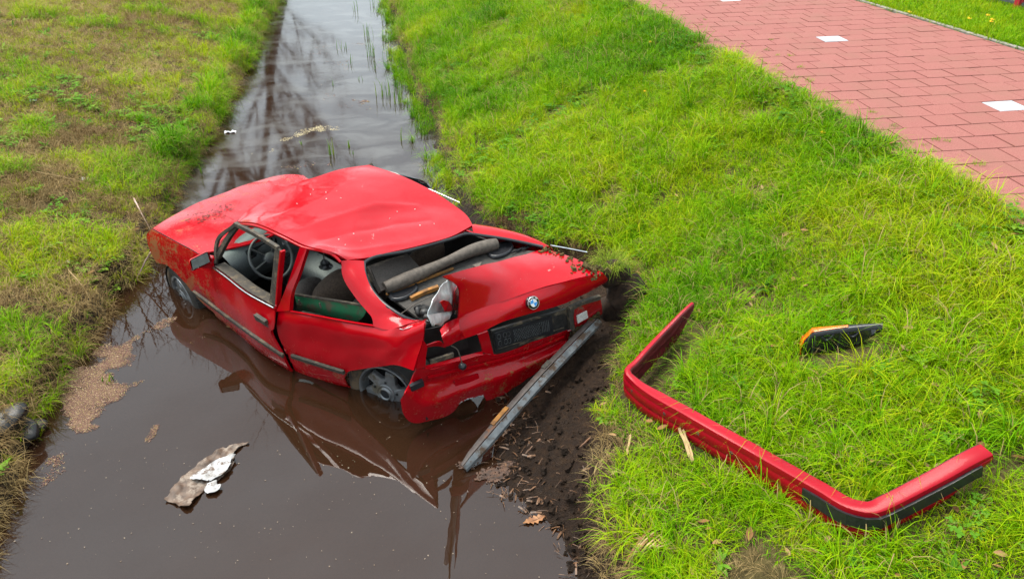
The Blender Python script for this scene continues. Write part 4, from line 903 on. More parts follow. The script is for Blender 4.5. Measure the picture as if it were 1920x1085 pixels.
for k in range(60):
    s = random.random(); base = RP(1070 + 52 * s, 632 - 40 * s + random.uniform(-6, 8), random.uniform(.02, .06))
    mudc.box(base, RNG.uniform(.012, .05, 3), np.linalg.qr(RNG.normal(size=(3, 3)))[0])
tag(mudc.build('caked_mud', M_soil, car), None, None, None, 'stuff')
mudl = MB()
for k in range(90):
    s = random.random(); px_, py_ = 1015 + 115 * s + random.gauss(0, 8), 468 + 48 * s + random.gauss(0, 7)
    mudl.box(W(px_, py_, .99), RNG.uniform(.005, .022, 3) * (2 if random.random() < .15 else 1), np.linalg.qr(RNG.normal(size=(3, 3)))[0])
tag(mudl.build('mud_crumbs', M_soil, car), None, None, None, 'stuff')

# --- interior
panel('floor_pan', [[np.array([2.12, .70, .30]), np.array([2.12, -.70, .30])], [np.array([.8, .74, .26]), np.array([.8, -.74, .26])], [np.array([-.3, .66, .40]), np.array([-.3, -.70, .40])]], 6, 8, M_dark)
panel('firewall', [[np.array([2.12, .70, .30]), np.array([2.12, -.70, .30])], [np.array([2.09, .70, .88]), np.array([2.09, -.70, .88])]], 4, 4, M_dark)
panel('inner_side', [[np.array([u_, -.70, .3]) for u_ in (2, 1, -.3)], [np.array([u_, -.68, .92]) for u_ in (2, 1, -.3)]], 6, 4, M_dark)
dash = panel('dashboard', [[np.array([2.04, .66, .885]), np.array([2.08, 0, .90]), np.array([2.04, -.66, .90])], [np.array([1.82, .67, .90]), np.array([1.76, .37, .965]), np.array([1.80, 0, .92]), np.array([1.82, -.66, .92])],
   [np.array([1.75, .67, .84]), np.array([1.72, .37, .93]), np.array([1.74, 0, .86]), np.array([1.75, -.66, .86])], [np.array([1.78, .67, .66]), np.array([1.76, 0, .66]), np.array([1.78, -.66, .66])], [np.array([1.92, .67, .5]), np.array([1.92, 0, .5]), np.array([1.92, -.66, .5])]], 22, 18, M_dash, thick=.012)
for v_ in (.58, .10, -.02):
    MB().box((1.745, v_, .80), (.02, .11, .055)).build('air_vent', M_dash_dark, dash)
    for k in range(3): MB().box((1.732, v_, .785 + k * .015), (.012, .10, .004)).build('vent_slat', M_dash, dash)
MB().box((1.715, .37, .875), (.03, .30, .075)).build('instrument_glass', M_gloss_black, dash)
MB().bar([np.array([1.755, .66, .735]), np.array([1.74, 0, .735]), np.array([1.755, -.64, .735])], .012, .02, (0, 0, 1)).build('dash_seam', M_dash_dark, dash)
MB().box((1.70, .15, .83), (.012, .05, .035)).build('switch_cap', M_white, dash)
# steering wheel
stw = empty('steering_wheel'); stw.parent = car
sc_ = V(508, 482, .37); sn = np.array([-.86, 0, .50]); s1 = np.array([0, 1.0, 0]); s2 = np.cross(sn, s1)
MB().tube([sc_ + (s1 * math.cos(a) + s2 * math.sin(a)) * .19 for a in np.linspace(0, 2 * math.pi, 49)], .0125, 8, False).build('rim', M_dash_dark, stw)
MB().ring_sweep([[sc_ - sn * .02 + sn * o + (s1 * math.cos(a) * r + s2 * math.sin(a) * r * .8) for a in np.linspace(0, 6.283, 16, endpoint=False)] for r, o in ((.055, -.02), (.065, 0), (.055, .02), (.01, .024))]).build('hub', M_dash_dark, stw)
for a in (.15, math.pi - .15, math.pi * 1.27, math.pi * 1.73): MB().bar([sc_ - sn * .015 + (s1 * math.cos(a) + s2 * math.sin(a)) * .05, sc_ + (s1 * math.cos(a) + s2 * math.sin(a)) * .185], .03, .01, sn).build('spoke', M_dash_dark, stw)
MB().tube([sc_ - sn * .03, sc_ - sn * .30], .035, 10).build('column', M_dash_dark, stw)
# console and gear lever
con = empty('centre_console'); con.parent = car
kc = W(590, 503, .62); kx = np.array([kc[0], 0.02, .56])
MB().sheet(loft([[kx + np.array([.45, .14, -.22]), kx + np.array([.40, .13, .06]), kx + np.array([.40, -.13, .06]), kx + np.array([.45, -.14, -.22])], [kx + np.array([-.5, .13, -.22]), kx + np.array([-.42, .10, 0]), kx + np.array([-.42, -.10, 0]), kx + np.array([-.5, -.13, -.22])]], 22, 10), .012).build('console_body', M_dash_dark, con)
bt = kx + np.array([-.05, 0, .03]); MB().ring_sweep([[bt + np.array([r * math.cos(a), r * .8 * math.sin(a), z]) for a in np.linspace(0, 6.283, 12, endpoint=False)] for r, z in ((.085, 0), (.07, .03), (.045, .035), (.05, .06), (.022, .09), (.01, .10))]).build('gear_boot', M_black_clean, con)
MB().tube([bt + np.array([0, 0, .08]), bt + np.array([-.01, 0, .19])], .008, 8).build('gear_lever', M_chrome, con)
kb = bt + np.array([-.012, 0, .20]); MB().ring_sweep([[kb + .024 * np.array([math.sin(p) * math.cos(a), math.sin(p) * math.sin(a), -math.cos(p)]) for a in np.linspace(0, 6.283, 12, endpoint=False)] for p in np.linspace(.1, 3.04, 8)]).build('gear_knob', M_gloss_black, con)
MB().box(kx + np.array([.22, 0, .055]), (.16, .17, .02)).build('radio_panel', M_gloss_black, con)
MB().bar([kx + np.array([-.20, .03, .03]), kx + np.array([-.40, .03, .07])], .025, .025, (0, 1, 0)).build('handbrake', M_dash_dark, con)
# seats
def pillow(c, d, ax, e=3.0, n=18):
    """soft rounded block"""
    rings = []
    for p in np.linspace(-1.45, 1.45, 11):
        ring = []
        for a in np.linspace(0, 2 * math.pi, n, endpoint=False):
            sg = lambda x: math.copysign(abs(x) ** (2 / e), x); ca, sa, cp_, sp_ = math.cos(a), math.sin(a), math.cos(p), math.sin(p)
            q = np.array([sg(cp_) * sg(ca) * d[0] / 2, sg(cp_) * sg(sa) * d[1] / 2, sg(sp_) * d[2] / 2]); ring.append(np.asarray(c) + np.asarray(ax).T @ q)
        rings.append(ring)
    return rings
def seat(v_, u_, tilt, mat, zt):
    s_ = empty('front_seat'); s_.parent = car; ca, sa = math.cos(tilt), math.sin(tilt); ax = np.array([[ca, 0, sa], [0, 1, 0], [-sa, 0, ca]])
    MB().ring_sweep(pillow((u_ + .28, v_, .44), (.52, .50, .18), np.eye(3))).build('seat_cushion', mat, s_)
    MB().ring_sweep(pillow(np.array([u_, v_, .44]) + ax.T @ np.array([0, 0, .24]), (.14, .48, .50), ax)).build('backrest', mat, s_)
    MB().ring_sweep(pillow(np.array([u_, v_, .44]) + ax.T @ np.array([0, 0, .56]), (.09, .25, .14), ax, 2.6)).build('headrest', mat, s_)
seat(.38, .66, .55, M_seat_dark, 0); seat(-.36, .62, .30, M_seat, 0)
MB().ring_sweep(pillow(V(582, 550, .50), (.16, .30, .26), car_rot(1.3, .2, .3), 2.6)).build('headrest', M_seat_dark, car)
MB().ring_sweep(pillow(V(634, 550, .40), (.24, .40, .32), car_rot(1.9, .25, -.4), 2.8)).build('loose_cushion', M_seat, car)
# rear bench seen through the back window
panel('bench_back', [[U(690, 502, .34), U(762, 478, .34)], [U(712, 548, .20), U(800, 520, .12)]], 10, 8, M_seat_dark, thick=.05, dent=.01, dscale=6)
panel('quilted_cover', [[U(688, 500, .33), U(720, 488, .33), U(757, 478, .32)], [U(696, 516, .29), U(722, 507, .29), U(752, 492, .30)], [U(706, 533, .25), U(712, 528, .25), U(722, 518, .26)]], 24, 18, M_bolster, thick=.02, fn=lambda G: .005 * np.maximum(np.abs(np.sin(G[..., 1] * 60 + G[..., 2] * 40)), np.abs(np.sin(G[..., 1] * 60 - G[..., 2] * 40))))
bol = spline([W(722, 540, 1.02), W(770, 520, 1.03), W(830, 494, 1.035), W(885, 470, 1.04), W(930, 457, 1.02)], 24)
MB().tube(bol, .046 + .007 * np.sin(np.linspace(0, 9, 24)), 14).build('seat_bolster', M_bolster, car)
shelf = panel('parcel_shelf', [[W(722, 551, .955), W(830, 507, .965), W(935, 466, .97)], [W(800, 610, .93), W(880, 560, .93), W(1016, 474, .955)]], 20, 8, M_shelf, thick=.02, dent=.006, dscale=8)
for c_ in (W(757, 546, .975), W(939, 468, .985)):
    MB().ring_sweep([[c_ + np.array([r * .65 * math.cos(a), r * math.sin(a), z]) for a in np.linspace(0, 6.283, 24, endpoint=False)] for r, z in ((.13, -.01), (.125, .012), (.11, .014), (.10, .006), (.02, .004))]).build('speaker_grille', M_black_clean, shelf)
MB().bar(spline([W(724, 552, .975), W(780, 530, .985), W(850, 503, .985)], 14), .022, .012, (1, 0, 0)).build('rusty_edge', M_rust, shelf)
MB().bar(spline([W(770, 560, .97), W(795, 548, .975), W(822, 538, .985)], 8), .03, .03, (1, 0, 0)).build('rusty_bracket', M_rust, shelf)
for k, (a, b) in enumerate(((968, 466), (978, 463), (988, 461))): MB().bar([W(a - 9, b + 8, .985), W(a + 12, b - 2, .985)], .012, .008, (0, 0, 1)).build('shelf_vent', M_black_clean, shelf)
panel('shelf_shard', [[W(886, 497, .985), W(903, 491, .985)], [W(893, 501, .985), W(900, 499, .985)]], 3, 3, M_bolster, shelf, .004)
MB().tube(spline([W(752, 588, 1.0), W(785, 566, 1.03), W(812, 553, 1.05)], 10), .004, 5).build('loose_cable', M_bolster, shelf)
for k in range(10): MB().ring_sweep(pillow(W(795 + random.uniform(-14, 14), 588 + random.uniform(-12, 12), .98), RNG.uniform(.03, .08, 3), np.linalg.qr(RNG.normal(size=(3, 3)))[0], 2.4, 8)).build('crushed_lining', M_dark if k % 2 else M_black, shelf)
# green inner panel in the quarter window
gp = panel('inner_panel', [[V(554, 553, .70), V(690, 575, .64)], [V(556, 566, .71), V(684, 590, .65)], [V(558, 579, .70), V(671, 602, .64)]], 16, 8, M_green, thick=.012, dent=.004, dscale=9)
MB().bar([V(553, 551.5, .71), V(691, 573.5, .65)], .018, .014, (0, 1, 0)).build('panel_rim', M_muddy_black, gp)
for a in ((560, 566), (599, 572)): MB().bar([V(a[0], a[1] - 4, .735), V(a[0] + 3, a[1] + 5, .735)], .012, .01, (1, 0, 0)).build('panel_clip', M_bolster, gp)

# --- wheels
def lathe(c, prof, n=48, ax=(0, 1, 0)):
    ax = np.asarray(ax, float); ax /= np.linalg.norm(ax); a = np.cross(ax, (0, 0, 1)); a /= np.linalg.norm(a); b = np.cross(ax, a)
    return [[c + ax * o + (a * math.cos(q) + b * math.sin(q)) * r for q in np.linspace(0, 2 * math.pi, n, endpoint=False)] for r, o in prof]
def wheel(c, ax, spin=0.0, cover=True):
    w_ = empty('wheel'); w_.parent = car; ax = np.asarray(ax, float); ax /= np.linalg.norm(ax); a = np.cross(ax, (0, 0, 1)); a /= np.linalg.norm(a); b = np.cross(ax, a); c = np.asarray(c, float)
    ty = MB(); ty.ring_sweep(lathe(c, [(.205, -.01), (.232, .008), (.27, .010), (.292, -.004), (.302, -.025), (.305, -.09), (.302, -.155), (.29, -.175), (.205, -.17)], 64, ax), True, False); tyre = ty.build('tyre', M_tyre, w_)
    tr = MB()
    for k in range(72):
        q = 2 * math.pi * k / 72; d = a * math.cos(q) + b * math.sin(q); tt = -a * math.sin(q) + b * math.cos(q)
        for o, sh in ((-.045, .12), (-.135, -.12)): tr.box(c + d * .306 + ax * o + tt * .013 * (k % 2), (.010, .070, .016), np.array([d, ax + tt * sh, tt - ax * sh]))
    tr.build('tread_blocks', M_tyre, tyre)
    rm = MB(); rm.ring_sweep(lathe(c, [(.207, -.165), (.207, .004), (.203, .010), (.193, .006), (.186, -.015), (.178, -.05), (.172, -.06)], 64, ax), True, False); rm.build('rim', M_alloy, w_)
    MB().ring_sweep(lathe(c, [(.175, -.075), (.06, -.075), (.001, -.07)], 40, ax), True, False).build('wheel_disc', M_dark, w_)
    # star shaped cover with square notches
    pts = []
    for k in range(6):
        q0_ = spin + 2 * math.pi * k / 6
        for dq, r in ((-.30, .168), (.12, .168), (.16, .112), (.46, .112)): pts.append((q0_ + dq, r))
    ring = lambda s, o: [c + ax * o + (a * math.cos(q) + b * math.sin(q)) * r * s for q, r in pts]
    MB().ring_sweep([ring(1, -.035), ring(1, -.012), ring(.96, -.004), ring(.45, .002), ring(.02, .004)], True, False, True).build('star_cover', M_alloy, w_)
    MB().ring_sweep(lathe(c, [(.072, .0), (.070, .010), (.060, .012), (.056, .006), (.046, .006), (.045, .018), (.036, .020), (.034, .008), (.001, .008)], 32, ax), True, False).build('hub_ring', M_alloy, w_)
    MB().ring_sweep(lathe(c, [(.033, .010), (.001, .012)], 20, ax), True, False).build('hub_cap', M_black_clean, w_)
    for k in range(5):
        q = spin + .5 + 2 * math.pi * k / 5; MB().ring_sweep(lathe(c + (a * math.cos(q) + b * math.sin(q)) * .088 + ax * .004, [(.009, 0), (.009, .004), (.001, .005)], 8, ax), True, False).build('bolt_hole', M_dark, w_)
    return w_
rc = to_local(at_z(724, 737, .045)); fc = to_local(at_z(344, 556, .0))
rw_ = wheel(rc, (-.22, 1, .10), .35); rw_.matrix_local = Matrix.Translation(rc) @ Matrix.Scale(1.14, 4) @ Matrix.Translation(-Vector(rc)); wheel(fc, (.16, 1, .0), .1)

# ------------------------------------------------------------------ loose car parts
# red bumper cover on the bank
bc = spline(BUMP, 90); bc[:, 2] = np.convolve(np.pad(bc[:, 2], 4, 'edge'), np.ones(9) / 9, 'valid')
tn = np.gradient(bc, axis=0); tn /= np.linalg.norm(tn, axis=1)[:, None]
outn = np.cross(tn, (0, 0, 1)); outn /= np.linalg.norm(outn, axis=1)[:, None]
if outn[45] @ np.array([-1, -1, 0]) < 0: outn = -outn
upn = np.cross(outn, tn); upn *= np.sign(upn[:, 2:3])
prof = [(-.036, -.028), (-.036, .0), (-.01, .002), (.028, .001), (.034, -.004), (.036, -.028), (.034, -.036), (.034, -.042), (.037, -.048), (.037, -.095), (.030, -.105), (.028, -.112), (.033, -.118), (.031, -.145), (.014, -.185)]
ends = np.ones(90); ends[:8] = np.linspace(.25, 1, 8); ends[-8:] = np.linspace(1, .3, 8)
flw = np.interp(np.arange(90), [0, 22, 30, 89], [.12, .35, 1, 1])
G = np.array([[bc[i] + outn[i] * (o if o > .02 else .022 + (o - .022) * flw[i]) + upn[i] * (z * (ends[i] if z < -.04 else 1)) for o, z in prof] for i in range(90)])
bump_root = empty('bumper_cover', tuple(bc[45] - np.array([0, 0, .18]))); tag(bump_root, 'torn off red bumper cover lying on the grass bank', 'bumper')
def under(o, root):
    o.parent = root; o.matrix_parent_inverse = Matrix.Translation(-Vector(root.location)); return o
under(MB().sheet(G[:, :2], .005).build('inner_lip', M_bumper), bump_root); under(MB().sheet(G[:, 1:5], .006).build('cover_top', M_bumper), bump_root); under(MB().sheet(G[:, 4:], .006).build('cover_face', M_bumper), bump_root)
under(MB().sheet(G[:, :] - outn[:, None, :] * .007 - upn[:, None, :] * .003, .003).build('cover_inside', M_bumper_in), bump_root)
sl = slice(62, 88); stp = bc[sl] + outn[sl] * .042 + upn[sl] * -.060
under(MB().bar(stp, .066, .018, (0, 0, 1)).build('rub_strip', M_black_clean), bump_root)
for k in (16, 24, 33, 41, 48, 53): under(MB().ring_sweep(lathe(bc[k] + outn[k] * .037 + upn[k] * -.072, [(.012, -.01), (.012, .003), (.006, .004), (.001, .001)], 8, outn[k])).build('fixing_stud', M_muddy_black), bump_root)

# lamp unit on the grass
la = at_ground(1503, 668, .015); lb = at_ground(1648, 640, .015)
lamp = empty('lamp_unit', tuple(la)); tag(lamp, 'black headlamp cover with orange lens end lying in the grass', 'lamp')
lx = lb - la; Ll = np.linalg.norm(lx); lx /= Ll; ly = np.cross((0, 0, 1), lx); ly /= np.linalg.norm(ly); ly = ly if ly[1] > 0 else -ly; lz = np.array([0, 0, 1.0])
lp = lambda s, d, z: la + lx * s * Ll + ly * d + lz * z
top = lambda s: .155 - .045 * s + .03 * s * (1 - s) - .05 * max(0, .08 - s) / .08
rows_ = []
for s in np.linspace(0, 1, 24):
    h_ = top(s); b_ = .0 + .075 * max(0, s - .72) / .28; rows_.append([lp(s, .0, b_), lp(s, .012, h_ - .014), lp(s, .018, h_ - .004), lp(s, .03, h_), lp(s, .075 * (1 - .5 * s), h_ - .004), lp(s, .085 * (1 - .5 * s), h_ * .4), lp(s, .08 * (1 - .5 * s), b_)])
under(MB().ring_sweep(rows_, True, True).build('housing', M_black_clean), lamp)
fc_ = [[lp(s, -.003, .012 + .09 * max(0, s - .74) / .26), lp(s, .007, top(s) - .026)] for s in np.linspace(.10, .92, 18)]
under(MB().sheet(np.array(fc_), .003).build('dark_lens', M_gloss_black), lamp)
orr = [[lp(s, .021, top(s) + .001), lp(s, .034, top(s) + .006), lp(s, .034 + .036 * max(0, 1 - s / .55), top(s) + .004), lp(s, .036 + .05 * max(0, 1 - s / .55), top(s) - .10 * max(0, 1 - s / .55))] for s in np.linspace(-.01, .55, 20)]
under(MB().sheet(np.array(orr), .006).build('orange_lens', M_orange), lamp)
oe = [[lp(-.012 - .02 * math.sin(q), .01 + .02 * k, .10 * q / 3.14 + .002) for k in range(5)] for q in np.linspace(0, 3.0, 12)]
under(MB().sheet(np.array(oe), .006).build('orange_end', M_orange), lamp)
for s in (.13, .46, .72): under(MB().bar([lp(s, -.006, .012), lp(s + .01, .004, top(s) - .03)], .012, .006, lx).build('lens_rib', M_black_clean), lamp)
for s0 in (.22, .56): under(MB().tube([lp(s0 + .15 * q, -.004, top(s0) - .03 - .03 * math.sin(math.pi * q)) for q in np.linspace(0, 1, 10)], .006, 6).build('lens_moulding', M_black_clean), lamp)

# bumper beam sliding from the tail into the ditch
b0_, b1_ = to_world(RP(1118, 598, .06)), at_z(868, 872, .05)
beam = empty('bumper_beam', tuple(b1_)); tag(beam, 'long grey metal bumper beam propped between tail lamp and water', 'metal beam')
bl_ = np.array([b0_ + (b1_ - b0_) * s + np.array([0, 0, .035 * math.sin(math.pi * s)]) for s in np.linspace(0, 1, 20)]); bl_[-1] += np.array([-.0, 0, -.015])
bd = (b1_ - b0_) / np.linalg.norm(b1_ - b0_); bs = np.cross(bd, (0, 0, 1)); bs /= np.linalg.norm(bs)
if bs @ RT < 0: bs = -bs
bu = np.cross(bs, bd); bu = bu if bu[2] > 0 else -bu
wd = np.linspace(1.05, 1.0, 20); wd[-3:] = (.95, .8, .5)
face = np.array([[p + bs * (.012 * w) + bu * .012, p + bs * (.048 * w) - bu * .012, p + bs * (.052 * w) - bu * .03] for p, w in zip(bl_, wd)])
top_ = np.array([[p - bs * (.034 * w) + bu * .0, p - bs * (.031 * w) + bu * .014, p + bs * (.008 * w) + bu * .016] for p, w in zip(bl_, wd)])
under(MB().sheet(face, .006).build('beam_face', M_steel, None, False), beam); under(MB().sheet(top_, .006).build('beam_flange', simple('beam_dark', (0.075, 0.065, 0.06), (0.05, 0.035, 0.03), 20, 0.6, dirt=(0.13, 0.05, 0.02), dirt_amt=.35)), beam)
under(MB().bar([bl_[13] - bs * .02 + bu * .022, bl_[15] - bs * .02 + bu * .022], .03, .012, bs).build('rust_patch', M_rust), beam)
under(MB().bar([bl_[7] - bs * .02 + bu * .020, bl_[8] - bs * .02 + bu * .020], .035, .008, bs).build('bracket', M_muddy_black), beam)

# ------------------------------------------------------------------ things floating and lying about
def outline_patch(name, rows, z, nu, nv, mat, root, lift=.02, seed=1, thick=.004, sc=14):
    G = loft([[at_z(a, b, z) for a, b in r] for r in rows], nu, nv); jt = (vnoise(G, 30, seed + 5, 3) - .5)[..., None] * .05; nu_ = G.shape[1]; ew = np.abs(np.linspace(-1, 1, nu_))[None, :, None] ** 3; G = G + jt * ew * np.array([1, 1, 0]); G[..., 2] += np.abs(vnoise(G, sc, seed, 3) - .5) * 2 * lift
    return under(MB().sheet(G, thick).build(name, mat), root)
rag = empty('soaked_rag', tuple(at_z(385, 895, .0))); tag(rag, 'dirty brown and white rag floating on the water', 'rag')
outline_patch('brown_cloth', [[(467, 828), (467, 831)], [(440, 836), (449, 840)], [(412, 843), (438, 852)], [(378, 868), (436, 872)], [(345, 892), (420, 893)], [(326, 915), (385, 918)], [(311, 938), (352, 956)]], .004, 22, 40, M_rag, rag, .045, 3)
outline_patch('white_lining', [[(436, 851), (441, 854)], [(400, 868), (433, 868)], [(376, 882), (418, 888)], [(355, 897), (392, 902)]], .034, 18, 26, M_ragwhite, rag, .03, 8, .003, 18)
outline_patch('white_corner', [[(388, 906), (408, 900)], [(386, 918), (411, 916)], [(390, 924), (404, 922)]], .022, 12, 12, M_ragwhite, rag, .02, 12, .003, 20)

bag = empty('black_bag', tuple(at_ground(30, 800))); tag(bag, 'crumpled black bag lying at the left water edge', 'bag')
def lump(c, d, ax, seed, amp):
    R_ = pillow(c, d, ax, 2.5, 22); c = np.asarray(c); return [[p + (p - c) * (vnoise(np.array(p), 9, seed, 3) - .5) * amp for p in r] for r in R_]
for (px_, py_), d, s in (((14, 790), (.34, .16, .11), 3), ((44, 806), (.22, .17, .07), 5), ((70, 796), (.10, .12, .05), 6)):
    c = at_ground(px_, py_, .04); under(MB().ring_sweep(lump(c, d, car_rot(.6 + s, .1, .2), s, .7)).build('bag_fold', M_bag), bag)

oak = empty('oak_leaf', tuple(at_z(1000, 975, .004))); tag(oak, 'orange brown oak leaf floating near the muddy spit', 'leaf')
oa, ob = at_z(981, 981, .006), at_z(1022, 968, .006); od = ob - oa; on_ = np.array([-od[1], od[0], 0])
lob = [(0, .02), (.12, .06), (.2, .15), (.27, .08), (.38, .22), (.46, .11), (.58, .25), (.66, .12), (.78, .20), (.86, .10), (1, .03)]
G = np.array([[oa + od * s + on_ * w * k + np.array([0, 0, .006 * abs(k) + .004 * math.sin(s * 9)]) for k in (-1, -.5, 0, .5, 1)] for s, w in lob])
under(MB().sheet(G, .001).build('blade', M_leafb), oak); under(MB().tube([oa - od * .2, oa + od * .5, ob + np.array([0, 0, .002])], .0014, 5).build('stalk', M_twig), oak)

# dry stalks, each its own thing
def stalk(name, pix, r, mat, label, group=None, flat=False, cat='stalk'):
    pts = np.array([p if len(p) == 3 and not isinstance(p, tuple) else (at_ground(p[0], p[1], p[2]) if len(p) == 3 else at_ground(p[0], p[1], .02)) for p in pix])
    P_ = spline(pts, 10) + RNG.normal(0, .0015, (10, 3))
    b = MB()
    if flat: b.bar(P_, r * 4, r, (.6, -.5, .6))
    else: b.tube(P_, np.linspace(r, r * .55, 10), 6)
    o = b.build(name, mat); c = Vector(P_[0]); o.data.transform(Matrix.Translation(-c)); o.location = c
    return tag(o, label, cat, group)
g1 = 'dry stalks on the banks'
stalk('reed_stalk', [(251, 372, .10), (268, 405, .06), (282, 431, .05)], .009, M_palestick, 'pale stalk leaning from the left bank onto the hood corner', g1)
stalk('reed_stalk', [at_z(283, 473, .35), at_z(270, 495, .2), at_z(257, 522, .04)], .009, M_palestick, 'pale stalk standing below the front fender corner', g1)
stalk('straw_stalk', [(1230, 908, .03), (1218, 940, .03), (1206, 972, .04)], .0045, M_straw, 'broad pale straw blade lying below the muddy lip', g1, True)
stalk('straw_stalk', [(1274, 803, .08), (1286, 832, .06), (1297, 865, .03)], .0045, M_straw, 'pale straw pair standing under the bumper bar', g1, True)
stalk('straw_stalk', [(1280, 805, .09), (1292, 835, .06), (1300, 862, .03)], .0035, M_straw, 'thin straw beside the one standing under the bumper bar', g1, True)
stalk('straw_stalk', [(1366, 848, .10), (1352, 875, .06), (1338, 898, .03)], .0025, M_straw, 'thin straw slanting from the middle of the bumper', g1)
stalk('straw_stalk', [(1182, 815, .05), (1176, 850, .03)], .004, M_straw, 'short straw blade at the grass edge by the mud', g1, True)
stalk('twig', [at_z(1110, 818, .16), at_z(1085, 840, .14)], .011, M_twig, 'short brown twig stuck in the mud under the tail', g1, False, 'twig')
stalk('twig', [at_z(1013, 824, .05), at_z(985, 850, .03)], .013, M_twig, 'broken brown twig beside the lower end of the beam', g1, False, 'twig')
stalk('twig', [at_z(1113, 996, .06), at_z(1086, 1027, .03)], .011, M_twig, 'brown stem poking over the water at the near bank', g1, False, 'twig')
stalk('twig', [at_z(1140, 1062, .10), at_z(1185, 1050, .16)], .008, M_twig, 'thin brown stem lying on the near muddy bank', g1, False, 'twig')
stalk('straw_stalk', [(68, 322, .06), (120, 332, .06), (170, 346, .05)], .004, M_straw, 'long thin straw lying across the left bank', g1)
stalk('straw_stalk', [(128, 506, .06), (150, 530, .06), (172, 560, .05)], .005, M_straw, 'straw stem on the left bank near the crumpled foil', g1)
stalk('straw_stalk', [at_z(432, 612 - 0, .02), at_z(424, 612, .02)], .003, M_straw, 'tiny straw bit floating beside the sunken front wheel', g1)
sh_ = empty('reed_sheath', tuple(at_ground(1195, 1020))); tag(sh_, 'bunch of broad orange dead reed leaves at the near bank', 'dead reeds')
for k in range(9):
    a_, b_ = (1170 + 7 * k + random.uniform(-4, 4), 1055 - 3 * k), (1222 + 4 * k + random.uniform(-6, 6), 985 + 4 * k)
    P_ = spline([at_ground(a_[0], a_[1], .03), at_ground((a_[0] + b_[0]) / 2 - 5, (a_[1] + b_[1]) / 2, .10), at_ground(b_[0], b_[1], .05)], 8)
    under(MB().bar(P_, .014, .002, (.5, -.5, .5)).build('reed_leaf', M_leafb if k % 3 == 0 else M_straw), sh_)

# litter scraps
def scrap(name, px, py, size, label, mat=M_paper, seed=1):
    c = at_ground(px, py, .02); g = np.linspace(-.5, .5, 7)
    G = np.array([[c + np.array([a * size[0], b * size[1], (vnoise(np.array([a * 3, b * 3]), 2, seed, 2) - .5) * .05]) for a in g] for b in g])
    o = MB().sheet(G, .002).build(name, mat); o.data.transform(Matrix.Translation(-Vector(c))); o.location = c
    return tag(o, label, 'litter')
scrap('paper_scrap', 159, 336, (.07, .05), 'small white paper scrap on the upper left bank', seed=4)
scrap('foil_scrap', 125, 491, (.08, .06), 'crumpled silver foil scrap on the left bank above the bag', M_chrome, 6)
scrap('paper_scrap', 62, 188, (.07, .05), 'pale scrap far up the left bank', seed=9)
o = scrap('plastic_scrap', 432, 247, (.16, .07), 'pale plastic scrap floating by the far left bank', seed=11); o.location = at_z(432, 247, .012)

# floating scum and duckweed mats
def fleck_mesh(name, P, s0, s1, mat, label):
    n = len(P); V_ = np.zeros((n, 4, 3)); a = RNG.uniform(0, 6.283, n); s_ = RNG.uniform(s0, s1, n); asp = RNG.uniform(.25, .8, n)
    for k, (i, j) in enumerate(((-1, -1), (1, -1), (1, 1), (-1, 1))):
        V_[:, k, 0] = P[:, 0] + s_ * (i * np.cos(a) - j * asp * np.sin(a)); V_[:, k, 1] = P[:, 1] + s_ * (i * np.sin(a) + j * asp * np.cos(a)); V_[:, k, 2] = P[:, 2] + .002 + RNG.uniform(0, .0022, n)
    o = link(name, mesh_of(name, V_.reshape(-1, 3), np.arange(4 * n).reshape(n, 4), False), mat); return tag(o, label, None, None, 'stuff')
m, t, out = material('scum'); geo = nn(t, 'ShaderNodeNewGeometry')
ri = nn(t, 'ShaderNodeNewGeometry').outputs['Random Per Island']
principled(t, out, ramp(t, ri, [(0.0, (0.045, 0.018, 0.011)), (0.4, (0.11, 0.047, 0.030)), (0.75, (0.17, 0.078, 0.050)), (0.93, (0.24, 0.20, 0.05)), (1.0, (0.5, 0.36, 0.25))]).outputs[0], 0.8); M_scum = m
def inside(P, poly):
    r = np.zeros(len(P), bool); j = len(poly) - 1
    for i in range(len(poly)):
        xi, yi, xj, yj = *poly[i][:2], *poly[j][:2]; r ^= ((yi > P[:, 1]) != (yj > P[:, 1])) & (P[:, 0] < (xj - xi) * (P[:, 1] - yi) / (yj - yi + 1e-12) + xi); j = i
    return r
def mat_pts(pix, n, thr, sc=3.0, seed=1):
    poly = [at_z(a, b) for a, b in pix]; A = np.array(poly); P = np.stack([RNG.uniform(A[:, 0].min(), A[:, 0].max(), n), RNG.uniform(A[:, 1].min(), A[:, 1].max(), n)], 1)
    P = P[inside(P, poly)]; dd_ = seg_dist(P, np.array(poly + [poly[0]])); P = P[vnoise(P, sc, seed, 5) * .72 + vnoise(P, 16, seed + 3, 2) * .10 + RNG.random(len(P)) * .18 + .22 * (np.clip(dd_ / .30, 0, 1) - 1) > thr + .02]; return np.concatenate([P, np.zeros((len(P), 1))], 1)
F1 = mat_pts([(335, 592), (280, 598), (215, 615), (150, 660), (105, 720), (70, 790), (110, 845), (175, 838), (215, 800), (205, 760), (250, 735), (310, 730), (255, 705), (290, 680), (345, 655), (300, 640)], 260000, .43, 3.2, 2)
F2 = mat_pts([(240, 800), (300, 795), (290, 820), (255, 848), (225, 840)], 6000, .43, 6, 5)
F3 = mat_pts([(-40, 1010), (20, 890), (100, 800), (150, 820), (140, 870), (60, 930), (10, 990)], 26000, .43, 4, 6)
F4 = mat_pts([(955, 1015), (985, 1010), (1000, 1045), (985, 1110), (880, 1110), (930, 1050)], 12000, .50, 6, 8)
F8 = mat_pts([(850, 870), (930, 850), (1010, 800), (1060, 850), (1090, 930), (1080, 985), (1030, 960), (960, 905), (880, 925)], 30000, .46, 5, 16)
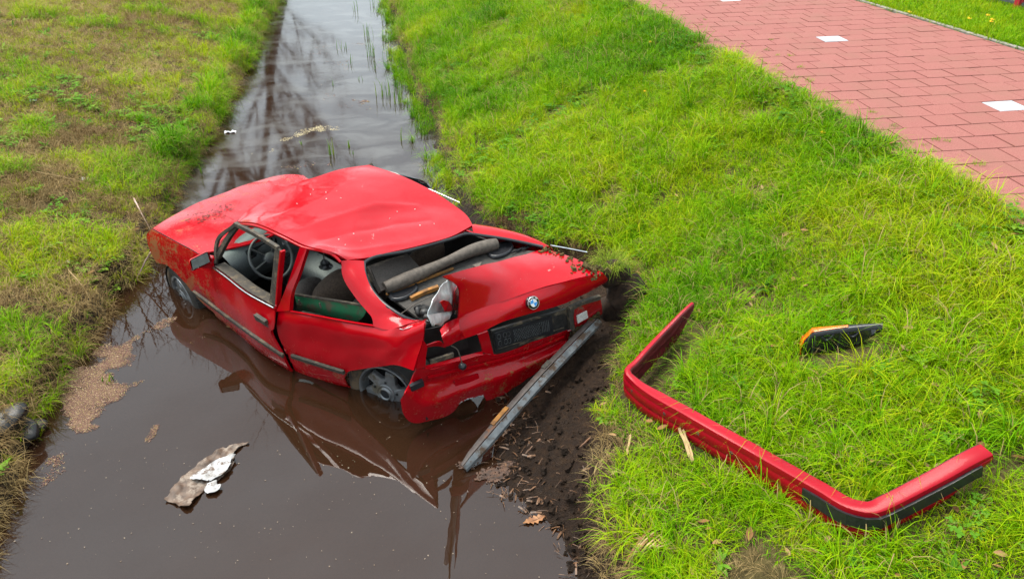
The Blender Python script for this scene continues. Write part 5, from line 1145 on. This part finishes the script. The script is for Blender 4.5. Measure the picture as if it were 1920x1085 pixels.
fleck_mesh('spit_debris', F8 + np.array([0, 0, .004]), .003, .011, simple('spit_debris', (0.09, 0.042, 0.022), (0.03, 0.015, 0.009), 30, .6), 'dark rotting plant bits floating at the muddy spit')
F9 = np.stack([RNG.uniform(-2.3, 1.0, 900), RNG.uniform(2.3, 6.6, 900), np.zeros(900)], 1); F9 = F9[vnoise(F9[:, :2], 1.3, 64, 3) > .46]
fleck_mesh('surface_specks', F9, .0012, .0045, simple('specks', (0.30, 0.24, 0.18), (0.12, 0.08, 0.05), 60, .8), 'tiny pale specks drifting on the near water')
F5 = mat_pts([(330, 585), (420, 590), (480, 660), (400, 690), (330, 650)], 9000, .66, 5, 9)
fleck_mesh('floating_scum', np.concatenate([F1, F2, F3, F4, F5]), .0012, .0044, M_scum, 'reddish brown plant scum floating on the near water')
F6 = mat_pts([(590, 232), (680, 230), (690, 238), (620, 246), (560, 262), (520, 285), (470, 290), (500, 275), (545, 252)], 22000, .44, 5, 3)
F7 = mat_pts([(660, 185), (695, 180), (700, 200), (665, 200)], 1500, .45, 4, 4)
fleck_mesh('pollen_foam', np.concatenate([F6]), .002, .007, simple('foam', (0.50, 0.42, 0.24), (0.38, 0.30, 0.17), 8, .8), 'pale yellow foam streak drifting above the wreck')
fleck_mesh('floating_debris', np.concatenate([F7, mat_pts([(440, 320), (560, 300), (700, 290), (850, 340), (760, 330), (690, 300), (560, 325)], 4000, .56, 4, 14), mat_pts([(560, 90), (740, 60), (790, 240), (700, 260), (560, 200)], 9000, .63, 3, 15)]), .004, .012, M_scum, 'dark plant bits drifting on the upper water')

# muddy debris on the spit and clods in the gouge
cl = MB()
for k in range(420):
    y_ = random.uniform(2.6, 5.4); xw_, xr_ = np.interp(y_, RW[:, 0], RW[:, 1]), np.interp(y_, RL[:, 0], RL[:, 1]); x_ = xw_ - .05 + (xr_ - xw_ + .05) * random.random()
    s_ = random.uniform(.008, .035) * (1.8 if random.random() < .12 else 1); z_ = float(ground_h(x_, y_))
    cl.box((x_, y_, max(z_, 0) + s_ * .2), RNG.uniform(.5, 1.1, 3) * s_, np.linalg.qr(RNG.normal(size=(3, 3)))[0])
tag(cl.build('mud_clods', M_soil), 'wet crumbled earth in the gouged right bank', None, None, 'stuff')
db = MB()
for k in range(260):
    y_ = random.uniform(2.7, 4.4); xw_, xr_ = np.interp(y_, RW[:, 0], RW[:, 1]), np.interp(y_, RL[:, 0], RL[:, 1]); x_ = xw_ - .10 + abs(random.gauss(0, .22))
    if x_ > xr_: continue
    z_ = max(float(ground_h(x_, y_)), 0) + .008; a = random.uniform(0, 6.28); L_ = random.uniform(.015, .08); d = np.array([math.cos(a), math.sin(a), random.uniform(-.2, .3)]) * L_
    db.bar([np.array([x_, y_, z_]), np.array([x_, y_, z_]) + d * .5 + np.array([0, 0, .004]), np.array([x_, y_, z_]) + d], random.choice((.002, .003, .004, .012)), .0015, (d[1], -d[0], .02))
tag(db.build('plant_debris', simple('wet_debris', (0.17, 0.08, 0.035), (0.05, 0.028, 0.016), 40, .5), None), 'wet dead reed bits washed onto the mud', None, None, 'stuff')
rt = MB()
for k in range(130):
    y_ = random.uniform(4.3, 5.7); x_ = np.interp(y_, RL[:, 0], RL[:, 1]) + random.uniform(-.03, .02); z_ = np.interp(y_, LZ[:, 0], LZ[:, 1]) - random.uniform(0, .08)
    P_ = [np.array([x_, y_, z_])]
    for q in range(5): P_.append(P_[-1] + np.array([random.uniform(-.035, .005), random.uniform(-.02, .02), random.uniform(-.04, -.005)]))
    rt.tube(P_, np.linspace(.0022, .0008, 6), 4)
tag(rt.build('torn_roots', M_bolster), 'pale torn grass roots hanging from the gouged bank', None, None, 'stuff')

# lifted turf against the right rear corner of the car
tc0 = to_world(W(1150, 498, .92)); M_turf = simple('dark_turf_soil', (0.035, 0.018, 0.009), (0.012, 0.006, 0.003), 26, .95, bumpk=1.0)
turf = empty('turf_clod', tuple(tc0 - np.array([0, 0, .2]))); tag(turf, 'torn turf clod pushed up against the trunk corner', 'turf')
for (px_, py_), w_, d, s in (((1152, 512), .80, (.20, .24, .22), 3), ((1165, 545), .62, (.24, .26, .30), 5), ((1150, 580), .45, (.22, .22, .26), 8), ((1178, 560), .55, (.28, .34, .40), 11)):
    c = to_world(W(px_, py_, w_)); under(MB().ring_sweep(lump(c, d, car_rot(s, .2, .2), s, .9)).build('soil_lump', M_turf), turf)
bl2 = []
for k in range(330):
    r = .12 * math.sqrt(random.random()); a = random.uniform(0, 6.283); bl2.append((r * math.cos(a) * 1.2, r * math.sin(a), a + random.gauss(0, .8), random.uniform(.07, .17), random.uniform(.0025, .005), abs(random.gauss(.4, .4)), random.uniform(.3, 1.6), random.random() * .9))
tg = link('turf_grass', blade_mesh('turf_grass', bl2, grass_mat('turf_blades', [(0.0, (0.12, 0.24, 0.012)), (0.2, (0.24, 0.30, 0.03)), (0.36, (0.36, 0.34, 0.06))], .35)))
tg.location = to_world(W(1148, 497, .90)); under(tg, turf); tag(tg, None, None, None, 'stuff')

# reeds in the water, each clump a thing
M_reed = grass_mat('reed_blade', [(0.0, (0.06, 0.18, 0.006)), (0.2, (0.12, 0.26, 0.008)), (0.35, (0.22, 0.30, 0.02))], .3)
def reed(px, py, n, h, spread, label, group='green reed tufts in the water', dark=False):
    c = at_z(px, py, 0.0); bl = [(random.gauss(0, spread), random.gauss(0, spread), random.uniform(0, 6.28), random.uniform(.6, 1.15) * h, random.uniform(.008, .016), abs(random.gauss(0, .16)), random.uniform(0, .5), random.random()) for _ in range(n)]
    o = link('reed_clump', blade_mesh('reed_clump', bl, M_reed)); o.location = c - np.array([0, 0, .02]); return tag(o, label, 'reeds', group)
reed(623, 290, 9, .28, .03, 'green reed tuft alone in the water just above the wreck')
reed(752, 262, 4, .24, .012, 'thin upright reed blades above the roof')
reed(378, 325, 4, .18, .012, 'few reed blades near the left bank by the hood')
reed(655, 275, 3, .15, .02, 'bent dark reed blades beside the foam streak')
reed(566, 272, 3, .10, .02, 'tiny reed sprout in the foam streak')
reed(208, 715, 6, .13, .015, 'small green sprout growing out of the scum mat')
reed(660, 498 - 210, 2, .12, .02, 'two dark reed blades behind the roof')
RL_ = 'green reed tuft standing in the water along the far right bank'
for px_, py_, n_, h_, sp_ in ((697, 105, 10, .38, .05), (735, 75, 8, .3, .06), (730, 110, 12, .34, .07), (745, 135, 10, .32, .06), (725, 180, 14, .34, .07), (745, 190, 12, .30, .07), (760, 170, 12, .30, .06), (775, 200, 10, .26, .06), (690, 68, 8, .36, .05), (722, 40, 8, .36, .06), (640, 92, 5, .22, .05), (660, 120, 4, .2, .03), (624, 160, 3, .2, .02), (700, 130, 4, .2, .03), (675, 150, 3, .16, .03), (790, 240, 8, .24, .06), (800, 215, 8, .24, .06), (770, 120, 12, .32, .07), (757, 60, 12, .34, .08), (668, 20, 5, .4, .06), (700, 12, 6, .4, .06)):
    reed(px_, py_, n_, h_, sp_, RL_, 'reeds along the far right bank')

# dandelions
def dandelion(px, py, label, r=.017):
    c = at_ground(px, py, .09); b = MB()
    for k in range(34):
        a = k * 2.4; tl_ = .15 + .75 * (k % 4) / 4; d = np.array([math.cos(a) * math.cos(tl_), math.sin(a) * math.cos(tl_), math.sin(tl_)]); s_ = np.array([-math.sin(a), math.cos(a), 0]) * .0028
        b.add([c - s_ * .6, c + s_ * .6, c + d * r + s_, c + d * r - s_], [(0, 1, 2, 3)])
    root = empty('dandelion', tuple(c - np.array([0, 0, .09]))); tag(root, label, 'flower', 'dandelions in the grass')
    under(b.build('flower_head', M_yellow), root); under(MB().tube([c - np.array([.01, 0, .09]), c], .002, 5).build('stem', M_weed), root)
dandelion(1543, 250, 'yellow dandelion in the right bank grass nearest the path edge', .024)
dandelion(1219, 80, 'yellow dandelion high on the right bank by the far path edge', .024)
dandelion(1209, 172, 'small yellow dandelion alone in mid right bank', .016)
for px_, py_ in ((1705, 24), (1852, 30), (1860, 38), (1817, 36), (1858, 42)): dandelion(px_, py_, {1705: 'yellow dandelion on the verge close to the kerb', 1852: 'uppermost yellow dandelion of the cluster below the red post', 1860: 'middle yellow dandelion of the cluster below the red post', 1858: 'lowest yellow dandelion of the cluster below the red post', 1817: 'yellow dandelion on the verge beside the cluster of three'}[px_], .03)

# ------------------------------------------------------------------ fence beyond the verge
def fz(x): return path_z(x) - .03
def fence_panel(y0, y1, x, label):
    root = empty('bar_fence', (x, y0, fz(x))); tag(root, label, 'fence', 'grey bar fence panels')
    for z_ in (.10, .55, 1.0): under(MB().box((x, (y0 + y1) / 2, fz(x) + z_), (.02, y1 - y0, .035)).build('rail', M_fence), root)
    me = None; n = int((y1 - y0) / .055)
    for k in range(n):
        if me is None:
            o = MB().box((0, 0, 0), (.010, .010, 1.05)).build('fence_bar', M_fence); me = o.data
        else: o = link('fence_bar', me)
        o.location = (x, y0 + (k + .5) * (y1 - y0) / n, fz(x) + .56); under(o, root)
FX = 8.95
fence_panel(7.35, 9.40, FX, 'grey bar fence panel nearer than the red post'); fence_panel(9.50, 11.9, FX, 'grey bar fence panel farther than the red post')
fp = MB().box((0, 0, .6), (.09, .09, 1.25)).box((0, 0, 1.24), (.10, .10, .03)).build('fence_post', M_fencered); fp.location = (FX, 9.45, fz(FX)); tag(fp, 'red metal post between the grey fence panels', 'post')

# ------------------------------------------------------------------ bare trees farther up, mirrored in the water
def tree(x, y, h, seed, label, spread=1.0, lean=0.0, base_r=.2):
    rnd = random.Random(seed); tr, crn = MB(), MB(); z0 = float(ground_h(x, y)) - .1
    root = empty('bare_tree', (x, y, z0)); tag(root, label, 'tree', 'bare spring trees beyond the wreck')
    def limb(p, d, L_, r, lvl):
        n = 6; P_ = [p]; dd = d.copy()
        for k in range(n):
            dd = dd + np.array([rnd.gauss(0, .09), rnd.gauss(0, .09), rnd.gauss(.03, .05)]); dd /= np.linalg.norm(dd); P_.append(P_[-1] + dd * L_ / n)
        (tr if lvl == 0 else crn).tube(P_, np.linspace(r, r * (.35 if lvl else .45), n + 1), 8 if lvl == 0 else (5 if lvl == 1 else 3), False)
        if lvl >= 4: return
        for k in range((12, 7, 5, 4)[lvl]):
            s = rnd.uniform(.3 if lvl == 0 else .2, 1.0); i = min(int(s * n), n - 1); q = P_[i] + (P_[i + 1] - P_[i]) * (s * n - i); a = rnd.uniform(0, 6.283); el = rnd.uniform(.1, .9)
            nd = np.array([math.cos(a) * math.cos(el) * spread, math.sin(a) * math.cos(el) * spread, math.sin(el)]) * .8 + dd * .45; nd /= np.linalg.norm(nd)
            limb(q, nd, L_ * (rnd.uniform(.28, .5) if lvl == 0 else rnd.uniform(.38, .62)), r * (.5 if lvl == 0 else .58) * (1.1 - .4 * s), lvl + 1)
    limb(np.array([x, y, z0]), np.array([lean, 0, 1.0]) / math.hypot(lean, 1), h, base_r, 0)
    under(tr.build('trunk', M_bark), root); under(crn.build('crown', M_bark), root)
tree(-6.9, 31, 13.0, 3, 'tall bare tree whose trunk is mirrored in the upper water', 1.0, .02, .26)
tree(-3.4, 42, 17.0, 5, 'bare tree mirrored to the right of the tallest trunk', 1.0, 0, .25)
tree(-10.2, 27, 9.5, 8, 'bare tree mirrored beside the left bank', .8, .03, .3)
tree(-6.0, 70, 17.0, 12, 'far bare tree mirrored faintly in the upper water', 1.1, 0, .26)
